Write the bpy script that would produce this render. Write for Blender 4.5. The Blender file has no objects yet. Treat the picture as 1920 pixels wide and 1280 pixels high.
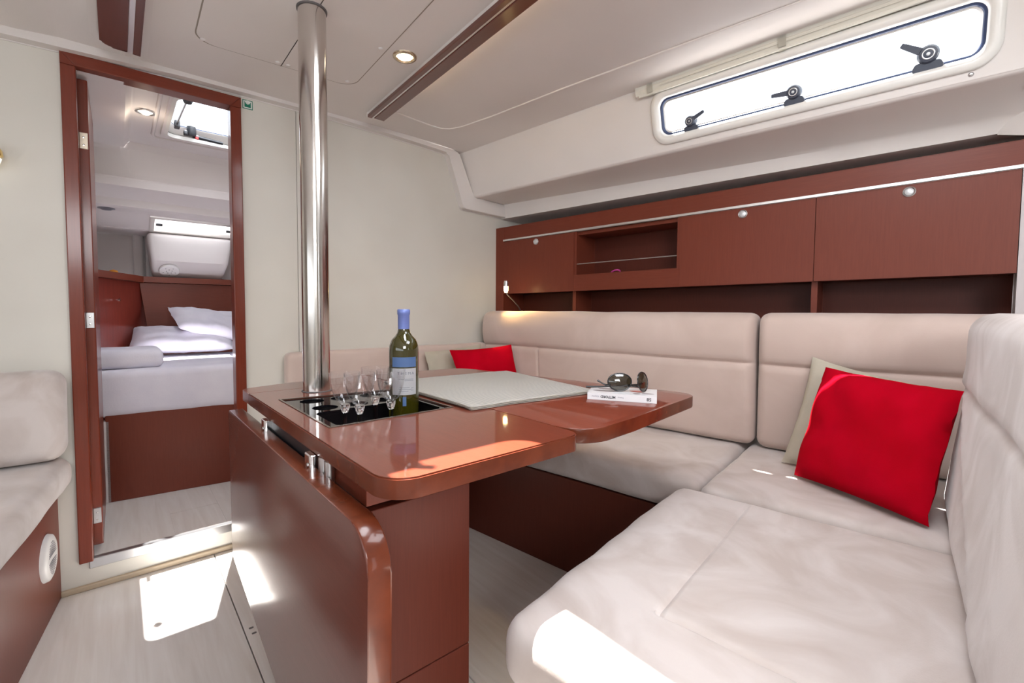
import bpy, bmesh, math, random
from mathutils import Vector, Matrix, noise
random.seed(7)
R = math.radians
scn = bpy.context.scene
COL = scn.collection

# ------------------------------------------------------------------ camera
cam_d = bpy.data.cameras.new('camera')
cam = bpy.data.objects.new('camera', cam_d); COL.objects.link(cam)
cam_d.sensor_width = 36.0
cam_d.lens = 855.05 / 1920 * 36
cam_d.shift_x = 0.01748
cam_d.shift_y = -0.00938
cam_d.clip_start = 0.02
right = Vector((0.771499, -0.636211, 0.005025)); up = Vector((0.026175, 0.039631, 0.998871)); fwd = Vector((0.635692, 0.770497, -0.047228))
M = Matrix.Identity(4)
for i in range(3):
    M[i][0] = right[i]; M[i][1] = up[i]; M[i][2] = -fwd[i]
M[0][3], M[1][3], M[2][3] = 0, 0, 0.972
cam.matrix_world = M
scn.camera = cam

# ------------------------------------------------------------------ world, sun, exposure
w = bpy.data.worlds.new('World'); scn.world = w; w.use_nodes = True
bg = w.node_tree.nodes['Background']
bg.inputs[0].default_value = (0.90, 0.95, 1.0, 1); bg.inputs[1].default_value = 3.4
sun_d = bpy.data.lights.new('sun', 'SUN'); sun_d.energy = 42; sun_d.angle = R(0.55); sun_d.color = (1, 0.96, 0.9)
sun = bpy.data.objects.new('sun', sun_d); COL.objects.link(sun)
SUN = Vector((-0.095, -0.3077, -1)).normalized()
sun.rotation_euler = SUN.to_track_quat('-Z', 'Y').to_euler()
def area(name, loc, size, power, color, target):
    d = bpy.data.lights.new(name, 'AREA'); d.shape = 'RECTANGLE'; d.size, d.size_y = size; d.energy = power; d.color = color
    o = bpy.data.objects.new(name, d); COL.objects.link(o); o.location = loc
    o.rotation_euler = (Vector(target) - Vector(loc)).to_track_quat('-Z', 'Y').to_euler(); return o
area('companionway_daylight', (-0.35, -1.1, 1.78), (0.9, 1.0), 52, (0.97, 0.98, 1.0), (0.25, 0.6, 0.3))
area('near_seat_fill', (0.9, 0.1, 1.80), (0.6, 0.6), 14, (0.92, 0.95, 1.0), (1.0, 0.3, 0.4))  # fill lamp added to brighten the near seat; the ceiling is closed here
area('saloon_hatch_daylight', (0.55, 0.66, 1.90), (0.28, 0.6), 9, (0.93, 0.96, 1.0), (0.6, 0.75, 0.0))
area('cabin_hatch_daylight', (0.37, 2.43, 1.96), (0.45, 0.45), 6, (0.93, 0.95, 1.0), (0.35, 2.7, 0.6))
scn.view_settings.view_transform = 'Standard'
scn.view_settings.look = 'None'
scn.view_settings.gamma = 1
scn.view_settings.use_curve_mapping = False
scn.view_settings.exposure = -0.13

# ------------------------------------------------------------------ frames
RZ = math.atan2(0.98895062, -0.14824533)          # locker frame: x = -s, y = inboard
O = Vector((1.724, 2.076, 0))
class Fr: pass
W = Fr(); W.rot = 0.0; W.org = Vector((0, 0, 0))
L = Fr(); L.rot = RZ; L.org = O
PF = Fr(); PF.rot = math.radians(-7.35); PF.org = Vector((-.168, 2.089, 0))
def c(s, d, z): return Vector((-s, d, z))
def towrld(fr, p):
    p = Vector(p); return fr.org + Matrix.Rotation(fr.rot, 3, 'Z') @ p
# ------------------------------------------------------------------ object helpers
def tag(o, label=None, cat=None, group=None, kind=None):
    if label: o['label'] = label
    if cat: o['category'] = cat
    if group: o['group'] = group
    if kind: o['kind'] = kind
    return o
def thing(name, fr, org, label, cat, group=None):
    o = bpy.data.objects.new(name, None); COL.objects.link(o); o.empty_display_size = 0.05
    o.location = towrld(fr, org); o.rotation_euler = (0, 0, fr.rot)
    o['ox'], o['oy'], o['oz'] = Vector(org)
    return tag(o, label, cat, group)
def obj(name, bm, m, parent=None, fr=W, smooth=False, org=None):
    """link bm (in frame coordinates) as one mesh object; a part is made relative to its root's origin"""
    if parent is not None:
        off = Vector((parent['ox'], parent['oy'], parent['oz']))
    elif org is not None:
        off = Vector(org)
    else:
        xs = [v.co.x for v in bm.verts]; ys = [v.co.y for v in bm.verts]; zs = [v.co.z for v in bm.verts]
        off = Vector(((min(xs) + max(xs)) / 2, (min(ys) + max(ys)) / 2, min(zs)))
    bmesh.ops.translate(bm, verts=bm.verts, vec=-off)
    me = bpy.data.meshes.new(name); bm.to_mesh(me); bm.free()
    if m is not None: me.materials.append(m)
    if smooth:
        for p in me.polygons: p.use_smooth = True
    o = bpy.data.objects.new(name, me); COL.objects.link(o)
    o['ox'], o['oy'], o['oz'] = off
    if parent is not None: o.parent = parent
    else:
        o.location = towrld(fr, off); o.rotation_euler = (0, 0, fr.rot)
    return o
def struct(name, bm, m, fr=W, smooth=False, org=(0, 0, 0)):
    return tag(obj(name, bm, m, None, fr, smooth, org), kind='structure')
def NB(): return bmesh.new()
def box(bm, lo, hi, bev=0, seg=2):
    lo = Vector(lo); hi = Vector(hi); l = Vector([min(a, b) for a, b in zip(lo, hi)]); h = Vector([max(a, b) for a, b in zip(lo, hi)])
    r = bmesh.ops.create_cube(bm, size=1)
    vs = r['verts']
    for v in vs: v.co = Vector([l[i] + (v.co[i] + .5) * (h[i] - l[i]) for i in range(3)])
    if bev:
        es = {e for v in vs for e in v.link_edges}
        bmesh.ops.bevel(bm, geom=list(es), offset=min(bev, min(h - l) * .45), segments=seg, affect='EDGES', profile=.5)
    return vs
def loft(bm, rings, closed=False, caps=False):
    vr = [[bm.verts.new(p) for p in r] for r in rings]
    n = len(rings[0])
    for a, b in zip(vr, vr[1:]):
        for i in range(n if closed else n - 1):
            j = (i + 1) % n
            try: bm.faces.new((a[i], a[j], b[j], b[i]))
            except ValueError: pass
    if caps:
        bm.faces.new(vr[0][::-1]); bm.faces.new(vr[-1])
    return vr
def lathe(bm, prof, cen=(0, 0, 0), n=32, axis=None):
    cen = Vector(cen); q = Vector(axis).to_track_quat('Z', 'Y') if axis is not None else None
    rings = []
    for r, z in prof:
        ring = []
        for i in range(n):
            a = 2 * math.pi * i / n; p = Vector((max(r, 1e-5) * math.cos(a), max(r, 1e-5) * math.sin(a), z))
            if q: p = q @ p
            ring.append(cen + p)
        rings.append(ring)
    loft(bm, rings, closed=True)
    bmesh.ops.remove_doubles(bm, verts=bm.verts, dist=2e-5)
def tube(bm, pts, rad, n=10, caps=True, closed=False):
    pts = [Vector(p) for p in pts]; rings = []; up0 = None
    N = len(pts)
    for i, p in enumerate(pts):
        if closed: t = (pts[(i + 1) % N] - pts[i - 1]).normalized()
        else: t = (pts[min(i + 1, N - 1)] - pts[max(i - 1, 0)]).normalized()
        if up0 is None: up0 = t.orthogonal().normalized()
        u = (up0 - t * up0.dot(t))
        u = u.normalized() if u.length > 1e-6 else t.orthogonal().normalized()
        up0 = u; v = t.cross(u)
        r = rad[i] if isinstance(rad, (list, tuple)) else rad
        rings.append([p + (u * math.cos(2 * math.pi * k / n) + v * math.sin(2 * math.pi * k / n)) * r for k in range(n)])
    if closed: rings.append(rings[0])
    loft(bm, rings, closed=True, caps=caps and not closed)
    if closed: bmesh.ops.remove_doubles(bm, verts=bm.verts, dist=1e-5)
def rpoly(pts, rads, n=7):
    """2-D polygon with rounded corners"""
    out = []; N = len(pts)
    for i in range(N):
        p = Vector(pts[i]); a = Vector(pts[i - 1]); b = Vector(pts[(i + 1) % N])
        r = rads[i] if isinstance(rads, (list, tuple)) else rads
        if r <= 0: out.append(p); continue
        da = (a - p).normalized(); db = (b - p).normalized()
        ang = da.angle(db); d = r / math.tan(ang / 2)
        d = min(d, .49 * (a - p).length, .49 * (b - p).length); rr = d * math.tan(ang / 2)
        cen = p + (da + db).normalized() * (rr / math.sin(ang / 2))
        s = p + da * d - cen; e = p + db * d - cen
        a0 = math.atan2(s.y, s.x); a1 = math.atan2(e.y, e.x); da_ = (a1 - a0 + math.pi) % (2 * math.pi) - math.pi
        for k in range(n + 1):
            t = a0 + da_ * k / n; out.append(cen + Vector((math.cos(t), math.sin(t))) * rr)
    return out
def prism(bm, poly, f0, f1, bev=0, seg=2):
    """poly 2-D; f0,f1 map (x,y)->3-D for both faces"""
    n = len(poly)
    a = [bm.verts.new(f0(p[0], p[1])) for p in poly]; b = [bm.verts.new(f1(p[0], p[1])) for p in poly]
    fa = bm.faces.new(a[::-1]); fb = bm.faces.new(b)
    for i in range(n):
        j = (i + 1) % n; bm.faces.new((a[i], a[j], b[j], b[i]))
    if bev:
        es = list(fa.edges) + list(fb.edges)
        bmesh.ops.bevel(bm, geom=es, offset=bev, segments=seg, affect='EDGES', profile=.5)
    bmesh.ops.recalc_face_normals(bm, faces=bm.faces)
def zprism(bm, poly, z0, z1, bev=0, seg=2): prism(bm, poly, lambda x, y: (x, y, z0), lambda x, y: (x, y, z1), bev, seg)
def plate_holes(bm, outer, holes, f0, f1):
    """flat plate with holes (2-D loops), thickness between maps f0 and f1"""
    for f, flip in ((f0, 0), (f1, 1)):
        es = []
        for lp in [outer] + holes:
            vs = [bm.verts.new((p[0], p[1], 0)) for p in lp]
            for i in range(len(vs)): es.append(bm.edges.new((vs[i], vs[(i + 1) % len(vs)])))
        g = bmesh.ops.triangle_fill(bm, use_beauty=True, use_dissolve=False, edges=es)
        vv = {v for e in es for v in e.verts}
        for v in vv: v.co = Vector(f(v.co.x, v.co.y))
    for lp in [outer] + holes:
        a = [bm.verts.new(f0(p[0], p[1])) for p in lp]; b = [bm.verts.new(f1(p[0], p[1])) for p in lp]
        for i in range(len(lp)):
            j = (i + 1) % len(lp); bm.faces.new((a[i], a[j], b[j], b[i]))
    bmesh.ops.remove_doubles(bm, verts=bm.verts, dist=1e-5)
    bmesh.ops.recalc_face_normals(bm, faces=bm.faces)
def axis_cuts(a, b, r, step, extra=()):
    xs = set()
    for k in range(6): t = r * (1 - math.cos(math.pi / 2 * k / 5)); xs.add(round(a + t, 5)); xs.add(round(b - t, 5))
    n = max(1, int((b - a - 2 * r) / step))
    for k in range(n + 1): xs.add(round(a + r + (b - a - 2 * r) * k / n, 5))
    for e in extra:
        for dd in (-.014, -.007, -.003, 0, .003, .007, .014):
            if a < e + dd < b: xs.add(round(e + dd, 5))
    xs = sorted(xs); out = [xs[0]]
    for x in xs[1:]:
        if x - out[-1] > .0012: out.append(x)
    out[-1] = xs[-1]
    return out
def cushion(bm, lo, hi, r=.03, step=.03, ex=((), (), ()), fn=None):
    """soft rounded block; fn(p, n) -> displaced point"""
    lo = Vector(lo); hi = Vector(hi)
    cuts = [axis_cuts(lo[i], hi[i], min(r, (hi[i] - lo[i]) * .45), step, ex[i]) for i in range(3)]
    rr = [min(r, (hi[i] - lo[i]) * .45) for i in range(3)]
    key = {}
    def V(p):
        k = tuple(round(x, 5) for x in p)
        if k in key: return key[k]
        q = Vector([min(max(p[i], lo[i] + rr[i]), hi[i] - rr[i]) for i in range(3)])
        d = Vector(p) - q
        dn = Vector([d[i] / rr[i] for i in range(3)])
        if dn.length > 1e-6:
            n = dn.normalized(); res = q + Vector([n[i] * rr[i] for i in range(3)])
        else: n = Vector((0, 0, 1)); res = Vector(p)
        if fn: res = fn(res, n)
        v = bm.verts.new(res); key[k] = v; return v
    for ax in range(3):
        u, v_ = [i for i in range(3) if i != ax]
        for side in (0, 1):
            cc = cuts[ax][0] if side == 0 else cuts[ax][-1]
            for i in range(len(cuts[u]) - 1):
                for j in range(len(cuts[v_]) - 1):
                    q = []
                    for a, b in ((i, j), (i + 1, j), (i + 1, j + 1), (i, j + 1)):
                        p = [0, 0, 0]; p[ax] = cc; p[u] = cuts[u][a]; p[v_] = cuts[v_][b]; q.append(V(p))
                    try: bm.faces.new(q)
                    except ValueError: pass
    bmesh.ops.recalc_face_normals(bm, faces=bm.faces)
def g(x, w_): return math.exp(-(x / w_) ** 2)
def nz(p, s, o=0): return noise.noise(Vector(p) * s + Vector((o, o * 1.7, o * .3)))
def pillow(bm, c00, c10, c11, c01, th, seed=0, n=26, pinch=.05, wr=.006):
    c00, c10, c11, c01 = map(Vector, (c00, c10, c11, c01))
    nrm = ((c10 - c00).cross(c01 - c00)).normalized()
    grid = {}
    for side in (1, -1):
        for i in range(n + 1):
            for j in range(n + 1):
                u = i / n * 2 - 1; v = j / n * 2 - 1
                edge = abs(u) == 1 or abs(v) == 1
                if side == -1 and edge: grid[(side, i, j)] = grid[(1, i, j)]; continue
                uu = u * (1 - pinch * (1 - v * v) * abs(u) ** 2); vv = v * (1 - pinch * (1 - u * u) * abs(v) ** 2)
                a = (uu + 1) / 2; b = (vv + 1) / 2
                p = c00 * (1 - a) * (1 - b) + c10 * a * (1 - b) + c11 * a * b + c01 * (1 - a) * b
                t = th * .5 * (max(0, (1 - u ** 4) * (1 - v ** 4))) ** .55
                q = p + nrm * t * side
                k = (1 - abs(u) ** 6) * (1 - abs(v) ** 6)
                q += nrm * side * wr * (nz((u * 1.5, v * 1.5, side), 1.6, seed) * 1.2 + nz((u * 6, v * 2, side), 1.3, seed + 3) * .6) * (.25 + k)
                if edge: q += nrm * wr * 1.2 * nz((u * 4, v * 4, 0), 1.5, seed)
                grid[(side, i, j)] = bm.verts.new(q)
    for side in (1, -1):
        for i in range(n):
            for j in range(n):
                f = [grid[(side, i, j)], grid[(side, i + 1, j)], grid[(side, i + 1, j + 1)], grid[(side, i, j + 1)]]
                try: bm.faces.new(f if side == 1 else f[::-1])
                except ValueError: pass
def text_bm(s, size, depth=.0004, f=None, align='CENTER', bold=0):
    cu = bpy.data.curves.new('txt', 'FONT'); cu.body = s; cu.size = size; cu.extrude = depth; cu.offset = bold; cu.align_x = align; cu.align_y = 'CENTER'
    cu.resolution_u = 3
    o = bpy.data.objects.new('txt', cu); COL.objects.link(o)
    dg = bpy.context.evaluated_depsgraph_get(); me = bpy.data.meshes.new_from_object(o.evaluated_get(dg))
    bpy.data.objects.remove(o); bm = NB(); bm.from_mesh(me); bpy.data.meshes.remove(me)
    if f:
        for v in bm.verts: v.co = Vector(f(v.co.x, v.co.y, v.co.z))
    return bm

# ------------------------------------------------------------------ materials
def mat(name, col, rough=.5, metal=0, coat=0, coat_r=.1, sheen=0, spec=.5, emit=None, es=0):
    m = bpy.data.materials.new(name); m.use_nodes = True; b = m.node_tree.nodes['Principled BSDF']
    b.inputs['Base Color'].default_value = (*col, 1); b.inputs['Roughness'].default_value = rough; b.inputs['Metallic'].default_value = metal
    b.inputs['Coat Weight'].default_value = coat; b.inputs['Coat Roughness'].default_value = coat_r
    b.inputs['Sheen Weight'].default_value = sheen; b.inputs['Specular IOR Level'].default_value = spec
    if emit: b.inputs['Emission Color'].default_value = (*emit, 1); b.inputs['Emission Strength'].default_value = es
    return m
def vary(m, c1, c2, scale=(1, 1, 1), nscale=5, detail=4, bump=0, bscale=60, lo=.35, hi=.65, dist=0, bstretch=None):
    nt = m.node_tree; N = nt.nodes; Lk = nt.links; b = N['Principled BSDF']
    tc = N.new('ShaderNodeTexCoord'); mp = N.new('ShaderNodeMapping'); mp.inputs['Scale'].default_value = scale
    no = N.new('ShaderNodeTexNoise'); no.inputs['Scale'].default_value = nscale; no.inputs['Detail'].default_value = detail; no.inputs['Distortion'].default_value = dist
    cr = N.new('ShaderNodeValToRGB'); cr.color_ramp.elements[0].position = lo; cr.color_ramp.elements[1].position = hi
    cr.color_ramp.elements[0].color = (*c1, 1); cr.color_ramp.elements[1].color = (*c2, 1)
    Lk.new(tc.outputs['Object'], mp.inputs[0]); Lk.new(mp.outputs[0], no.inputs[0]); Lk.new(no.outputs[0], cr.inputs[0]); Lk.new(cr.outputs[0], b.inputs['Base Color'])
    if bump:
        n2 = N.new('ShaderNodeTexNoise'); n2.inputs['Scale'].default_value = bscale; n2.inputs['Detail'].default_value = 3
        bu = N.new('ShaderNodeBump'); bu.inputs['Strength'].default_value = bump; bu.inputs['Distance'].default_value = .004
        if bstretch:
            m2 = N.new('ShaderNodeMapping'); m2.inputs['Scale'].default_value = bstretch; Lk.new(tc.outputs['Object'], m2.inputs[0]); Lk.new(m2.outputs[0], n2.inputs[0])
        else: Lk.new(tc.outputs['Object'], n2.inputs[0])
        Lk.new(n2.outputs[0], bu.inputs['Height']); Lk.new(bu.outputs[0], b.inputs['Normal'])
    return m
WD, WL = (.158, .033, .0170), (.180, .039, .0205)
def wood(name, scale, rough=.35, coat=.35, coat_r=.12, c1=WD, c2=WL, spec=.22):
    return vary(mat(name, c1, rough, coat=coat, coat_r=coat_r, spec=spec), c1, c2, scale, 6, 6, .02, 160, .3, .7, .25)
wood_v = wood('mahogany_upright_grain', (60, 60, 2.2), .42, .15, .28)
wood_h = wood('mahogany_lengthwise_grain', (2, 60, 60), .42, .15, .25)
wood_top = wood('mahogany_table_varnish', (40, 1.6, 40), .3, .75, .045, (.165, .033, .016), (.195, .041, .021))
wood_leaf = wood('mahogany_leaf_satin', (40, 1.6, 40), .35, 1.0, .17, (.118, .033, .022), (.132, .038, .026))
wood_edge = wood('mahogany_polished_edge', (3, 3, 3), .25, .35, .08, (.095, .020, .008), (.16, .036, .014))
wood_frame = wood('mahogany_door_frame', (30, 30, 1.5), .35, .5, .15, (.155, .025, .010), (.185, .032, .014))
wood_shaded = wood('mahogany_shaded', (60, 60, 2.2), .5, .1, .3, (.092, .019, .0105), (.108, .023, .013))  # darker copy of the upright mahogany, shade put into the colour
liner = vary(mat('cream_liner', (.75, .70, .66), .62), (.715, .675, .65), (.765, .725, .70), (1, 1, 1), 2, 2, .04, 300)
bulk = vary(mat('cream_bulkhead_laminate', (.62, .60, .53), .5), (.635, .605, .545), (.675, .65, .59), (1, 1, 1), 3, 2, .02, 400)
cabwhite = vary(mat('cabin_white_liner', (.72, .68, .67), .6), (.70, .655, .645), (.76, .71, .70), (1, 1, 1), 2, 2, .03, 300)
tan = mat('tan_skirting_strip', (.47, .38, .27), .5)
suede = vary(mat('beige_suede', (.64, .56, .51), .95, sheen=.35), (.475, .405, .370), (.605, .545, .52), (1, 1, 1), 4.2, 6, .05, 260, .36, .64, 1.8)
suede_b = vary(mat('beige_suede_backrest', (.56, .44, .37), .95, sheen=.35), (.545, .425, .370), (.63, .505, .45), (1, 1, 1), 4, 5, .05, 260, .3, .7, 1.0)
red = vary(mat('red_cotton', (.42, .001, .010), .95, spec=.05), (.40, .0008, .009), (.47, .001, .014), (1, 1, 1), 8, 3, .15, 500)
beige = vary(mat('stone_beige_cotton', (.46, .42, .34), .9), (.43, .39, .31), (.50, .455, .37), (1, 1, 1), 8, 3, .15, 500)
linen = vary(mat('white_bed_linen', (.74, .72, .80), .85), (.70, .68, .77), (.78, .76, .83), (1, 1, 1), 6, 3, .12, 160)
floor_m = vary(mat('light_maple_laminate', (.50, .44, .39), .38, coat=.15, coat_r=.25), (.69, .64, .595), (.78, .745, .71), (14, 1, 1), 3, 5, .02, 120, .3, .7, .7)
steel = mat('polished_steel', (.66, .63, .60),   .13, 1)
def stretch_steel():
    m = steel; nt = m.node_tree; b = nt.nodes['Principled BSDF']; b.inputs['Anisotropic'].default_value = .85; b.inputs['Anisotropic Rotation'].default_value = .25
    tg = nt.nodes.new('ShaderNodeTangent'); tg.direction_type = 'RADIAL'; tg.axis = 'Z'; nt.links.new(tg.outputs[0], b.inputs['Tangent'])
stretch_steel()
alu = mat('brushed_aluminium', (.78, .76, .74), .3, .85)
satin = mat('satin_nickel', (.62, .62, .63), .28, 1)
chrome = mat('chrome', (.8, .8, .8), .06, 1)
brass = mat('brass', (.85, .62, .25), .15, 1)
black = mat('black_plastic', (.012, .013, .017), .35)
blackgl = mat('black_gloss_acrylic', (.006, .006, .008), .03, spec=.4)
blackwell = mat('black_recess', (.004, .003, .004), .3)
darkmet = mat('dark_hatch_plastic', (.055, .065, .095), .4)
whitepl = mat('white_plastic', (.78, .77, .76), .35)
cream_pl = mat('cream_plastic', (.70, .68, .61), .4)
winframe = mat('white_window_moulding', (.78, .77, .74), .35, coat=.3)
gasket = mat('blue_black_gasket', (.03, .05, .12), .4)
rubber = mat('grey_rubber', (.12, .11, .11), .7)
paper = mat('white_paper', (.80, .80, .82), .6)
def lamp_mat(name, col, s):
    return mat(name, (.9, .85, .7), .5, emit=col, es=s)
lamp_e = lamp_mat('warm_lamp_glow', (1, .80, .48), 14)
cove_e = lamp_mat('cove_led_glow', (1, .72, .36), 16)
def thin_glass(name, tint, gl=.9, ior=.35, add=.03):
    m = bpy.data.materials.new(name); m.use_nodes = True; nt = m.node_tree; N = nt.nodes; Lk = nt.links
    N.remove(N['Principled BSDF']); out = N['Material Output']
    t = N.new('ShaderNodeBsdfTransparent'); t.inputs[0].default_value = (*tint, 1)
    gsy = N.new('ShaderNodeBsdfGlossy'); gsy.inputs['Roughness'].default_value = .02; gsy.inputs[0].default_value = (gl, gl, gl, 1)
    fr = N.new('ShaderNodeLayerWeight'); fr.inputs[0].default_value = .5
    pw = N.new('ShaderNodeMath'); pw.operation = 'POWER'; pw.inputs[1].default_value = 4.0; Lk.new(fr.outputs['Facing'], pw.inputs[0])
    ma = N.new('ShaderNodeMath'); ma.operation = 'MULTIPLY_ADD'; ma.use_clamp = True; ma.inputs[1].default_value = ior; ma.inputs[2].default_value = add
    mx = N.new('ShaderNodeMixShader'); Lk.new(pw.outputs[0], ma.inputs[0]); Lk.new(ma.outputs[0], mx.inputs[0]); Lk.new(t.outputs[0], mx.inputs[1]); Lk.new(gsy.outputs[0], mx.inputs[2]); Lk.new(mx.outputs[0], out.inputs[0])
    return m
pane_m = thin_glass('window_pane', (.93, .96, 1.0))
wine_m = thin_glass('clear_goblet_plastic', (.985, .985, .99), 1.0, .8, .035)
stem_m = mat('clear_stem_plastic', (.96, .96, .98), .02); stem_m.node_tree.nodes['Principled BSDF'].inputs['Transmission Weight'].default_value = 1.0
lens_m = thin_glass('smoked_sunglass_lens', (.10, .095, .065), .8, .6, .10)
bottle_m = mat('olive_bottle_glass', (.045, .040, .004), .03, coat=1, coat_r=.02)
bb = bottle_m.node_tree.nodes['Principled BSDF']; bb.inputs['Transmission Weight'].default_value = .22; bb.inputs['IOR'].default_value = 1.45
bluefoil = mat('periwinkle_foil', (.17, .23, .55), .35, .2)
bluelab = mat('blue_label', (.17, .30, .60), .4)

# ================================================================== STRUCTURE
ZF, ZC = 0.0, 1.832
YB = 2.076
# floor: two laminate panels of the cabin sole plus the panel under the settee side
b_ = NB(); box(b_, (-1.6, -2.6, -.06), (3.3, 2.12, -.012)); flo = struct('floor', b_, rubber)
for x0, x1 in ((-1.6, .2685), (.2715, .6945), (.6975, 3.2)):
    b_ = NB(); box(b_, (x0, -2.6, -.012), (x1, 2.09, 0), .0015, 1); obj('floor_panel', b_, floor_m, flo)
for dx, dy in ((0, 0), (.002, -.03)):
    b_ = NB(); poly = rpoly([(.283 + dx, 1.505 + dy), (.296 + dx, 1.505 + dy), (.296 + dx, 1.513 + dy), (.283 + dx, 1.513 + dy)], .003, 3); zprism(b_, poly, -.001, .0006); obj('finger_slot', b_, rubber, flo)
# bulkhead made of three laminate panels, the left one pierced by the doorway
b_ = NB(); box(b_, (-1.6, YB + .018, -.02), (-.09, YB + .03, 1.95)); box(b_, (.365, YB + .018, -.02), (2.0, YB + .03, 1.95)); box(b_, (-.09, YB + .018, -.02), (.365, YB + .03, .09)); box(b_, (-.09, YB + .018, 1.775), (.365, YB + .03, 1.95))
wb = struct('wall_back', b_, bulk)
def wpan(outer, holes=()):
    b_ = NB(); plate_holes(b_, outer, list(holes), lambda x, y: (x, YB, y), lambda x, y: (x, YB + .018, y)); obj('wall_panel', b_, bulk, wb)
wpan([(-1.6, -.01), (.3965, -.01), (.3965, 1.9), (-1.6, 1.9)], [[(-.09, .09), (.365, .09), (.365, 1.775), (-.09, 1.775)]])
wpan([(.3985, -.01), (.6075, -.01), (.6075, 1.9), (.3985, 1.9)])
wpan([(.6095, -.01), (2.0, -.01), (2.0, 1.9), (.6095, 1.9)])
b_ = NB(); box(b_, (-.172, YB - .012, 0), (1.15, YB + .002, .020), .004, 2); struct('baseboard_back', b_, tan)
# threshold strip
b_ = NB(); box(b_, (-.098, YB - .006, .072), (.372, YB + .004, .106), .002, 1); box(b_, (-.085, YB, .098), (.36, YB + .018, .106), .001, 1); struct('trim_1', b_, satin)

# ceiling -------------------------------------------------------------
def fold_pt(s): return towrld(L, c(s, .272, 1.816 + .022 * max(s, 0)))
hole = [(.40, .33), (.70, .33), (.70, .985), (.40, .985)]
hole_r = [tuple(p) for p in rpoly(hole, .05, 6)]
hole2 = [(-.75, -1.5), (-.05, -1.5), (-.05, -.7), (-.75, -.7)]
b_ = NB()
plate_holes(b_, [(-.12, -2.6), (1.0, -2.6), (1.0, YB + .01), (-.12, YB + .01)], [hole_r], lambda x, y: (x, y, ZC), lambda x, y: (x, y, ZC + .03))
ss = [-.04 + .13 * k for k in range(0, 37)]
rings = []
for s in ss:
    f = fold_pt(s); row = []
    for t in (0, .35, .7, .93, 1.0):
        x = 1.0 + (f.x - 1.0) * t; row.append((x, f.y, ZC + (f.z - ZC) * t ** 2))
    rings.append(row)
loft(b_, rings)
rings = []
for k in range(2):
    y = (-2.6, YB + .01)[k]
    rings.append([(-.12, y, ZC), (-.22, y, ZC - .010), (-.34, y, ZC - .012), (-.46, y, ZC - .03), (-.9, y, 1.79), (-1.15, y, 1.72), (-1.3, y, 1.56), (-1.62, y, 1.50)])
loft(b_, rings)
bmesh.ops.remove_doubles(b_, verts=b_.verts, dist=1e-4)
ceil = struct('ceiling', b_, liner, smooth=False)
# hatch coaming in the salon roof (out of view, it lets the sun in)
b_ = NB(); plate_holes(b_, [tuple(p) for p in rpoly([(.37, .30), (.73, .30), (.73, 1.0), (.37, 1.0)], .07, 6)], [[tuple(p) for p in rpoly([(.404, .334), (.696, .334), (.696, .981), (.404, .981)], .05, 6)]], lambda x, y: (x, y, ZC - .008), lambda x, y: (x, y, ZC + .038)); obj('hatch_coaming', b_, winframe, ceil)
b_ = NB(); box(b_, (.41, .955, ZC - .01), (.47, .985, ZC + .03), .003); tube(b_, [(.44, .965, ZC), (.475, .93, ZC)], .009); obj('hatch_handle', b_, black, ceil)
# headliner access panels with screws
def cpanel(poly, rads):
    cx_ = sum(p[0] for p in poly) / 4; cy_ = sum(p[1] for p in poly) / 4
    b_ = NB(); zprism(b_, rpoly([(x + math.copysign(.004, x - cx_), y + math.copysign(.004, y - cy_)) for x, y in poly], rads, 8), ZC - .0006, ZC + .001); obj('panel_gap_shade', b_, mat('panel_gap', (.30, .26, .22), .8), ceil)  # dark sheet draws the shaded gap around the panel
    b_ = NB(); zprism(b_, rpoly(poly, rads, 8), ZC - .0016, ZC + .0005, .0004, 1); return obj('ceiling_panel', b_, liner, ceil)
p1 = cpanel([(.2, .99), (.4595, .99), (.4665, 1.757), (.212, 1.772)], [.02, .002, .002, .06])
p2 = cpanel([(.4625, .99), (.692, .99), (.722, 1.742), (.4695, 1.757)], [.002, .02, .06, .002])
for px, py in ((.232, 1.748), (.452, 1.738), (.486, 1.736), (.690, 1.712), (.690, 1.43), (.222, 1.30)):
    b_ = NB(); lathe(b_, [(0, -.003), (.005, -.0028), (.0075, -.001), (.008, 0)], (px, py, ZC - .0016), 14); obj('screw_cap', b_, whitepl, p1 if px < .46 else p2, smooth=True)
def ceilz(x, y):
    if x <= 1: return ZC
    s = (2.076 - y) / .98895; f = fold_pt(s - .1 * 0); t = (x - 1) / max(.01, f.x - 1)
    return ZC + (f.z - ZC) * min(t, 1.0) ** 2
bead = [(.945, 1.838), (1.05, 1.853), (1.15, 1.862), (1.20, 1.858), (1.235, 1.835), (1.262, 1.78), (1.30, 1.60), (1.356, 1.219), (1.41, .93), (1.507, .44), (1.60, .0), (1.69, -.5)]
b_ = NB(); tube(b_, [(x, y, ceilz(x, y) - .0005) for x, y in bead], .0045, 8); obj('headliner_bead', b_, liner, ceil, smooth=True)
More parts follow.
